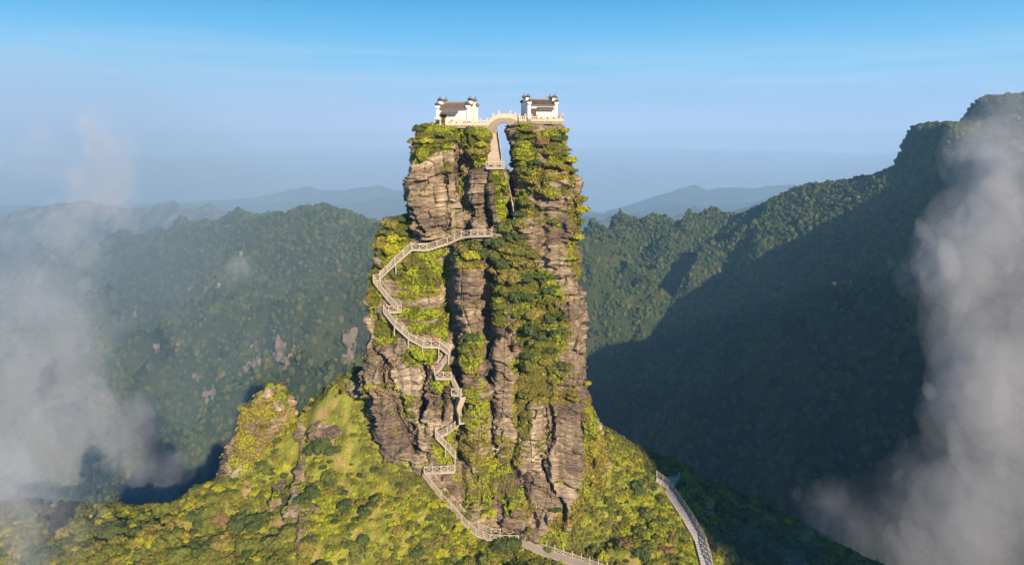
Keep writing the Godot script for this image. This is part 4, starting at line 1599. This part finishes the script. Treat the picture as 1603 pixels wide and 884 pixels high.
func far_hills() -> void:
	var g := Color(0.04, 0.05, 0.025)
	range_of_hills("hazy blue ridge with pale cliffs behind the wooded mountain", [[-160, 350], [0, 335], [80, 318], [140, 312], [200, 326], [240, 322], [270, 313], [292, 322], [310, 321], [326, 316], [345, 327], [372, 333], [420, 345], [480, 360]], 1800, g, 0.35, 1, 1.6)
	range_of_hills("pale blue mountain range far beyond the pillar, with two low peaks", [[-100, 320], [120, 318], [250, 316], [330, 312], [400, 308], [430, 300], [475, 290], [500, 293], [525, 297], [560, 292], [592, 288], [620, 295], [680, 300], [760, 315], [850, 322], [940, 330], [1040, 350]], 4300, g, 0.0, 2)
	range_of_hills("pale blue long-backed mountain beyond the sunlit ridge", [[720, 360], [800, 348], [880, 340], [930, 336], [960, 325], [1000, 314], [1040, 300], [1085, 287], [1110, 294], [1140, 291], [1180, 292], [1230, 287], [1290, 284], [1340, 280], [1420, 285], [1600, 300]], 4400, g, 0.0, 3)
	range_of_hills("small dark peaks just behind the sunlit ridge", [[760, 372], [860, 358], [900, 350], [918, 335], [935, 345], [960, 336], [985, 334], [1010, 336], [1040, 341], [1062, 335], [1086, 321], [1105, 330], [1125, 336], [1150, 326], [1190, 314], [1230, 330], [1300, 345]], 2500, g, 0.2, 4, 1.0)
	range_of_hills("faint middle ridge between the wooded mountain and the far range", [[-80, 326], [60, 322], [180, 330], [300, 320], [380, 322], [450, 312], [530, 318], [600, 308], [640, 312], [720, 320], [800, 326], [900, 336], [1000, 352]], 3300, g, 0.0, 5, 0.8)
	range_of_hills("faint blue ridge low behind the small dark peaks", [[700, 356], [800, 342], [880, 336], [940, 334], [1000, 328], [1060, 318], [1120, 322], [1180, 312], [1240, 306], [1320, 310], [1450, 320]], 3400, g, 0.0, 6, 0.8)
	# plain under the haze, out to the skyline
	var gm := PlaneMesh.new()
	gm.size = Vector2(6400, 4200)
	var o := part("ground", gm, solid(Color(0.04, 0.05, 0.03)), self)
	o.position = Vector3(0, -620, -1500)
	tag(o, "low plain under the haze beyond the mountains", "", "", "structure")


func summit() -> void:
	temple("white temple on the broader rock column, its sunlit end wall facing the arch bridge", at(716, 196, 142.5) + Vector3(0, 0.15, 0), deg_to_rad(-16), 1.15, 5.9, 4.4, M.plaster, Vector2(-2.3, 1.0), -1.95)
	temple("white temple with a shaded end wall on the narrower rock column", at(844, 188, 142) + Vector3(0, 0.1, 0), deg_to_rad(16), 1.06, 5.6, 4.2, M.plaster, Vector2(-1.2, 2.3), -1.85)
	balustrade("stone balustrade along the front edge of the broader summit, below its white temple", [at(698, 197, 138.6), at(730, 197, 138.4), at(763, 197, 139)])
	balustrade("short stone balustrade at the outer corner of the broader summit", [at(681, 195, 141), at(689, 196, 139.2)])
	balustrade("stone balustrade in front of the temple with the shaded end wall", [at(813, 190, 139.6), at(832, 190.5, 139), at(862, 190.5, 138.8), at(881, 190, 140)])
	# plinth wall under the right balustrade
	# arch bridge
	var d := 140.0
	var o3 := at(788, 195, d)
	var t := thing("arch_bridge", "pale stone arch bridge joining the two summits", "bridge", o3)
	var L := func(list: Array) -> PackedVector2Array:
		var out := PackedVector2Array()
		for q in list:
			var p := at(q[0], q[1], d) - o3
			out.append(Vector2(p.x, p.y))
		return out
	var g := Geo.new()
	g.slab(L.call([[762, 200], [767, 193], [773.5, 188], [781, 184.6], [799, 184.6], [806, 187], [814, 191], [814, 212], [801, 212], [801, 205], [799.8, 200], [797.2, 196], [793.2, 193.2], [788, 192], [782.8, 193.4], [778.8, 197], [776, 203], [775, 212], [762, 212]]), -2.4, 0)
	part("arch", g.mesh(), M.stone, t)
	g = Geo.new()
	g.slab(L.call([[774.6, 210], [775.6, 202.8], [778.4, 196.8], [782.6, 193], [788, 191.6], [793.4, 192.8], [797.6, 195.6], [800.2, 199.8], [801.4, 205], [804, 204.4], [802.6, 198.8], [799.4, 193.8], [794.6, 190.4], [788, 189], [781.4, 190.6], [776.2, 194.8], [773, 201.8], [772, 210]]), 0.003, 0.12)
	part("arch_ring", g.mesh(), M.stone, t)
	for z in [-0.1, -2.3]:
		var line := [[763, 198], [772, 189.4], [781, 184.8], [799, 184.8], [807, 187.8], [813, 191]]
		for k in line.size():
			var p := at(line[k][0], line[k][1], d) - o3 + Vector3(0, 0, z)
			var o := part("post", M.bal_post, M.stone_pale, t)
			o.position = p
			part("post_cap", M.bal_cap, M.stone_pale, o).position = Vector3(0, 1.36, 0)
			if k < line.size() - 1:
				var q := at(line[k + 1][0], line[k + 1][1], d) - o3 + Vector3(0, 0, z)
				var pg := Geo.new()
				pg.bar(Vector3(0, 0.45, 0), q - p + Vector3(0, 0.45, 0), 0.18, 0.95)
				part("parapet", pg.mesh(), M.stone_pale, t).position = p
	# stairs up the cleft
	var foot_l := at(763, 254, 134.2)
	var foot_r := at(785, 254, 134.2)
	var head_l := at(765, 208, 139.6)
	var head_r := at(778.5, 208, 139.6)
	var st := thing("stairway", "pale stone stair climbing steeply to the foot of the arch bridge", "stairs", foot_l, 0, "stairs of the pillar")
	var fg := Geo.new()
	for k in 26:
		var a := foot_l.lerp(head_l, k / 26.0) - foot_l
		var b := foot_r.lerp(head_r, k / 26.0) - foot_l
		var a2 := foot_l.lerp(head_l, (k + 1) / 26.0) - foot_l
		var b2 := foot_r.lerp(head_r, (k + 1) / 26.0) - foot_l
		var up := Vector3(0, a2.y - a.y, 0)
		var sh := 0.85 + 0.3 * hash1(k * 1.7)
		fg.tint = Color(sh, sh, sh)
		fg.quad(a, a + up, b + up, b)
		fg.quad(a + up, a2, b2, b + up)
	part("flight", fg.mesh(), M.deck, st)
	railing(st, foot_r - foot_l, head_r - foot_l, false)
	var body := Geo.new()
	var deep := Vector3(0, -9, 0)
	body.quad(foot_r - foot_l, head_r - foot_l, head_r - foot_l + deep, foot_r - foot_l + deep)
	body.quad(Vector3.ZERO, foot_r - foot_l, foot_r - foot_l + deep, deep)
	part("side_wall", body.mesh(), M.stone, st)
	walkway("landing", "small railed landing at the bottom of the steep summit stair", "landing", [at(761, 262, 132.4), at(789, 262, 132.4)], 2.2, {"group": "landings of the pillar"})
	walkway("stairway", "narrow grey stair in the shaded cleft between the two summits", "stairs", [at(789, 264, 134), at(797, 300, 137.5), at(805, 345, 133.5)], 1.2, {"outer": true, "group": "stairs of the pillar"})
	# ribbons tied to the rails
	rng.seed = 31
	var g2 := Geo.new()
	g2.box(Vector3(0, 0.05, 0), Vector3(0.12, 0.22, 0.1))
	g2.slab(PackedVector2Array([Vector2(-0.12, -0.1), Vector2(0.02, -0.1), Vector2(-0.02, -0.5), Vector2(-0.16, -0.45)]), -0.03, 0.03)
	g2.slab(PackedVector2Array([Vector2(0.0, -0.1), Vector2(0.12, -0.1), Vector2(0.18, -0.4), Vector2(0.06, -0.48)]), -0.02, 0.04)
	var rb := g2.mesh()
	for q in [[707, 187, 138.2, "balustrade before the broader summit's temple"], [876, 180, 139.2, "balustrade beside the shaded temple, near its end"], [881, 181, 139.6, "end post of the balustrade beside the shaded temple"]]:
		var o := part("ribbon", rb, M.red, self)
		o.position = at(q[0], q[1], q[2])
		tag(o, "red ribbon tied to the " + q[3], "ribbon", "red ribbons on the rails")


func outcrops() -> void:
	# [top, bottom and width on the sheet, slant]
	rng.seed = 41
	for q in [[655, 800, 470, 24, -10, "long tawny rock rib running down the spur beside the knob", 1.3], [664, 682, 512, 52, 0, "brown rock lip above a dark shrub on the spur", 1.0], [612, 650, 430, 16, 8, "jagged stone fin at the shoulder of the grassy knob", 1.0],
			[740, 800, 430, 22, -4, "weathered rock step below the grassy knob", 1.0], [590, 612, 548, 24, 0, "small rocky cap on the crest of the spur", 0.8], [800, 850, 470, 20, 0, "low pinkish rock patch in the scrub under the spur", 0.8]]:
		var keys := []
		for k in 4:
			var py: float = lerpf(q[0], q[1], k / 3.0)
			var cx: float = q[2] + q[4] * k / 3.0
			var w: float = q[3] * (0.35 + 0.22 * k) * 0.6
			var d: float = front(cx, py, 1) - 0.7 * q[6] + (1.0 if k == 0 else 0.0)
			keys.append([py, cx - w, cx + w, d, d + 6.0])
		keys.append([q[1] + 12.0, keys[3][1] - 4.0, keys[3][2] + 4.0, keys[3][3] + 0.6, keys[3][4] + 2.0])
		var o := thing("rock_outcrop", q[5], "rock")
		column("rock_body", keys, o, 0.2, 3.0, 0.9)


func paths() -> void:
	var g := "walkways of the pillar"
	var on := func(list: Array, back := 0.0) -> Array:
		var out := []
		for q in list:
			out.append(at(q[0], q[1], front(q[0], q[1], 0) - 0.5 + back))
		return out
	walkway("walkway", "railed gallery under the summit columns, between thicket and terrace bend", "walkway", cliff_path([[770, 368], [737, 369], [722, 371], [700, 381], [668, 391], [645, 390]]), 1.3, {"inner": false, "group": g})
	walkway("walkway", "long railed flight down the terrace edge, above the elbow landing", "walkway", cliff_path([[645, 390], [618, 413], [594, 436]]), 1.3, {"inner": true, "stilts": 1, "group": g})
	walkway("landing", "elbow landing with crossed rails at the outer edge of the terrace", "landing", cliff_path([[594, 438], [584, 440], [590, 448]]), 1.3, {"group": "landings of the pillar"})
	walkway("walkway", "short railed flight from the elbow landing back towards the rock", "walkway", cliff_path([[590, 448], [606, 468], [622, 485]]), 1.3, {"inner": true, "group": g})
	walkway("landing", "little square landing with crossed rails between two flights", "landing", cliff_path([[628, 487], [608, 488]]), 1.6, {"group": "landings of the pillar"})
	walkway("walkway", "curving railed flight below the square landing, sweeping across the green terrace", "walkway", cliff_path([[600, 488], [618, 510], [640, 530], [662, 542], [688, 543], [703, 555]]), 1.3, {"inner": true, "stilts": 1, "group": g})
	walkway("walkway", "steep short railed flight ending at a pale block with two orange-clad visitors near", "walkway", cliff_path([[704, 556], [692, 574], [680, 586]]), 1.3, {"inner": true, "group": g})
	walkway("walkway", "short level rail linking the steep short flight to the dark gully", "walkway", cliff_path([[682, 592], [706, 592]]), 1.1, {"group": g})
	walkway("walkway", "narrow flight dropping into the dark gully above the tiny landing", "walkway", cliff_path([[706, 594], [717, 616]], 0.5), 1.1, {"group": g})
	walkway("walkway", "narrow shaded flight below the tiny landing in the dark gully", "walkway", cliff_path([[720, 622], [713, 640], [719, 663]], 0.5), 1.1, {"group": g})
	walkway("landing", "tiny railed landing in the dark gully", "landing", cliff_path([[707, 618], [722, 618]], 0.4), 1.2, {"group": "landings of the pillar"})
	walkway("walkway", "railed flight climbing into the dark gully above the long lower stair", "walkway", cliff_path([[718, 665], [700, 678], [685, 686]]), 1.2, {"group": g})
	walkway("walkway", "pale railed flight dropping from the gully bend to the lower gallery", "walkway", cliff_path([[682, 684], [698, 700], [713, 716]]), 1.2, {"inner": true, "stilts": 1, "group": g})
	walkway("walkway", "lower gallery with crossed rails at the head of the long stair", "walkway", cliff_path([[712, 738], [690, 739], [664, 740]]), 1.4, {"group": g})
	walkway("stairway", "long pale stair with rails running down from the lower gallery to the pillar's foot", "stairs", long_stair, 1.9, {"inner": true, "side": 1.0, "group": "stairs of the pillar"})
	walkway("stairway", "pale stone steps crossing the grass beyond the pillar's foot", "stairs", steps_walk, 1.7, {"outer": false, "inner": true, "side": 1.0, "group": "stairs of the pillar", "high": 0.7})
	# the boardwalk on the shaded slope
	walkway("boardwalk", "weathered plank walkway with a handrail winding along the shaded slope", "walkway", boardwalk, 2.0, {"planks": true, "group": g, "side": 1.0})
	walkway("boardwalk", "short plank spur with a fence leaving the head of the winding boardwalk", "walkway", spur_walk, 1.8, {"planks": true, "group": g, "side": -1.0, "outer": false, "inner": true})
	person("person in an orange jacket leaning by the rail where the curving flight levels out", at(681, 541, front(681, 543, 1) - 0.4), 0.3, Color(0.75, 0.12, 0.03), Color(0.05, 0.06, 0.1))
	person("person in an orange top standing at the foot of the steep short flight", at(677, 584, front(677, 586, 1) - 0.3), -0.4, Color(0.8, 0.22, 0.04), Color(0.12, 0.11, 0.1))


func plants() -> void:
	for k in 4:
		bushes.append(bush_mesh(k, 7 + k, 340, 0.12, 0.7 + 0.08 * k))
	rng.seed = 21
	# thicket on the pillar
	var tones := ["leaf_dark", "leaf_mid", "leaf_mid", "leaf_olive", "leaf_dark"]
	var list := []
	for q in [[790, 358, 2.4], [806, 372, 2.6], [778, 380, 2.3], [795, 390, 2.6], [818, 392, 2.4], [832, 402, 2.0], [772, 402, 2.2], [790, 412, 2.6], [812, 415, 2.5], [775, 425, 2.0], [798, 436, 2.5], [822, 440, 2.4], [845, 432, 2.2], [785, 452, 2.2], [806, 462, 2.4], [830, 466, 2.4],
			[855, 456, 2.0], [870, 470, 1.8], [788, 480, 1.9], [812, 488, 2.2], [838, 492, 2.2], [862, 498, 2.1], [880, 496, 1.6], [800, 508, 1.9], [826, 514, 2.1], [850, 522, 2.1], [872, 520, 1.7], [838, 540, 2.0], [860, 546, 1.9], [825, 556, 1.8], [846, 566, 2.3], [830, 572, 2.1], [872, 572, 2.1], [886, 576, 1.6], [800, 350, 1.8], [812, 355, 1.6]]:
		list.append([q[0] + rng.randf_range(-3, 3), q[1] + rng.randf_range(-3, 3), q[2] * rng.randf_range(0.75, 1.0), tones[rng.randi() % 5], 0.35])
	plant_bushes(list, "in the pillar's thicket", "bushes of the thicket on the pillar")
	plant_bushes([[742, 386, 2.3, "leaf_mid", 0.3], [728, 392, 1.9, "leaf_olive", 0.3], [751, 398, 1.8, "leaf_dark", 0.3], [735, 402, 1.9, "leaf_lime", 0.3]], "atop the middle buttress", "bushes on the middle buttress")
	plant_bushes([[738, 528, 1.9, "leaf_dark", 0.3], [732, 545, 1.8, "leaf_mid", 0.3], [745, 552, 1.7, "leaf_olive", 0.3]], "halfway down the middle buttress", "bushes on the middle buttress")
	plant_bushes([[612, 352, 1.9, "leaf_olive"], [625, 345, 1.6, "leaf_dark"], [600, 365, 1.8, "leaf_mid"], [618, 372, 2.0, "leaf_lime"], [632, 365, 1.7, "leaf_mid"], [595, 385, 1.7, "leaf_olive"], [612, 392, 1.7, "leaf_lime"]], "on the pillar's grassy shoulder", "bushes on the pillar's shoulder")
	plant_bushes([[656, 203, 1.3, "leaf_dark"], [664, 198, 1.1, "leaf_mid"], [649, 222, 1.3, "leaf_olive"], [668, 222, 1.2, "leaf_lime"], [742, 240, 1.8, "leaf_olive"], [752, 228, 1.2, "leaf_lime"], [700, 268, 1.0, "leaf_olive"], [690, 212, 1.1, "leaf_mid"], [688, 190, 0.8, "leaf_dark"]], "below the broader summit's temple", "bushes on the summits")
	plant_bushes([[849, 224, 1.8, "leaf_rust"], [858, 240, 1.6, "leaf_olive"], [877, 218, 1.7, "leaf_dark"], [883, 205, 1.2, "leaf_lime"], [820, 270, 1.5, "leaf_mid"], [832, 285, 1.7, "leaf_olive"], [893, 252, 1.3, "leaf_lime"], [898, 268, 1.1, "leaf_mid"], [838, 255, 1.3, "leaf_dark"]], "below the narrower summit's temple", "bushes on the summits")
	plant_bushes([[906, 312, 1.5, "leaf_olive"], [910, 330, 1.5, "leaf_lime"], [908, 348, 1.3, "leaf_mid"], [905, 372, 1.1, "leaf_lime"], [815, 335, 1.6, "leaf_dark"], [825, 318, 1.4, "leaf_mid"], [812, 352, 1.6, "leaf_dark"], [850, 300, 1.3, "leaf_olive"], [870, 310, 1.2, "leaf_olive"], [866, 348, 1.1, "leaf_mid"], [920, 600, 0.9, "leaf_lime"]], "on the narrower column's flank", "bushes on the pillar's outer face")
	# hillside
	list = []
	for q in [[505, 698, 2.2, "leaf_dark"], [492, 703, 1.8, "leaf_dark"], [520, 703, 1.8, "leaf_dark"], [432, 690, 1.0, "leaf_dark"], [415, 735, 1.3, "leaf_mid"], [445, 745, 1.0, "leaf_dark"], [515, 745, 1.7, "leaf_mid"], [490, 772, 1.6, "leaf_dark"], [540, 790, 1.5, "leaf_dark"], [515, 755, 1.5, "leaf_dark"], [372, 818, 2.0, "leaf_dark"], [402, 818, 2.4, "leaf_dark"], [332, 782, 1.2, "leaf_mid"], [305, 808, 2.0, "leaf_dark"],
			[345, 815, 1.6, "leaf_rust"], [390, 850, 2.3, "leaf_mid"], [345, 850, 2.1, "leaf_olive"], [430, 850, 1.8, "leaf_mid"], [480, 860, 1.9, "leaf_olive"], [455, 830, 1.4, "leaf_mid"], [570, 800, 1.4, "leaf_dark"], [690, 850, 1.6, "leaf_olive"], [650, 865, 1.6, "leaf_dark"], [560, 870, 1.9, "leaf_mid"], [800, 852, 1.8, "leaf_dark"], [778, 858, 1.5, "leaf_dark"], [700, 880, 1.5, "leaf_mid"], [620, 830, 1.2, "leaf_olive"], [760, 880, 1.4, "leaf_mid"],
			[480, 640, 0.9, "leaf_olive"], [540, 610, 1.0, "leaf_olive"], [590, 780, 1.2, "leaf_mid"], [600, 880, 1.5, "leaf_olive"], [440, 880, 2.2, "leaf_mid"], [500, 885, 1.8, "leaf_dark"]]:
		list.append(q)
	for k in 48:
		list.append([rng.randf_range(330, 960), rng.randf_range(770, 884), rng.randf_range(0.7, 1.5), ["leaf_mid", "leaf_olive", "leaf_mid", "leaf_dark", "leaf_lime"][rng.randi() % 5]])
	plant_bushes(list, "on the sunny slope", "bushes on the sunny slope")
	list = []
	for k in 52:
		list.append([rng.randf_range(20, 330), rng.randf_range(798, 888), rng.randf_range(1.3, 2.3), ["leaf_dark", "leaf_mid", "leaf_mid", "leaf_olive"][rng.randi() % 4]])
	plant_bushes(list, "on the misty saddle", "bushes on the saddle")
	list = []
	for k in 74:
		var x := rng.randf_range(965, 1350)
		var lo := 700.0 + (x - 965) * 0.48
		if x > 1040 and x < 1125:
			x += 90
			lo = 700.0 + (x - 965) * 0.48
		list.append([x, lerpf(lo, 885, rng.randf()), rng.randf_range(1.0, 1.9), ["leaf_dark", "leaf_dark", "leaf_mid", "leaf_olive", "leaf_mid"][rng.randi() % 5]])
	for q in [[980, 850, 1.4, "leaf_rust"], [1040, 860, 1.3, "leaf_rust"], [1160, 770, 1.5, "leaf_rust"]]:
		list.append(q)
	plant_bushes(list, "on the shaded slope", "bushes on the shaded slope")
	# boulder by the boardwalk
	var b := thing("boulder", "mossy brown boulder standing on the shaded slope beside the boardwalk", "boulder")
	rng.seed = 23
	column("rock_body", [[788, 1104, 1114, 141, 145], [798, 1099, 1118, 140.2, 146], [818, 1100, 1121, 139.4, 146]], b, 0.1, 3.0, 0.6)


func ground_cover() -> void:
	scatter("low_shrubs", bushes[1], M.grass, spots.shrub, "low mixed shrubs scattered through the grass of the slopes")
	for kind in spots:
		var word := {"grass": "grass", "moss": "moss_cover", "dry": "dry_grass", "scrub": "undergrowth", "shrub": ""}[kind] as String
		if kind == "shrub":
			continue
		scatter(word, tuft_mesh(kind), M.grass, spots[kind], {"grass": "green grass growing over the ledges and slopes", "moss": "bright yellow-green low growth over the ledges and slopes", "dry": "tawny dry grass fringing the ledges", "scrub": "dark leafy undergrowth between the bushes"}[kind])
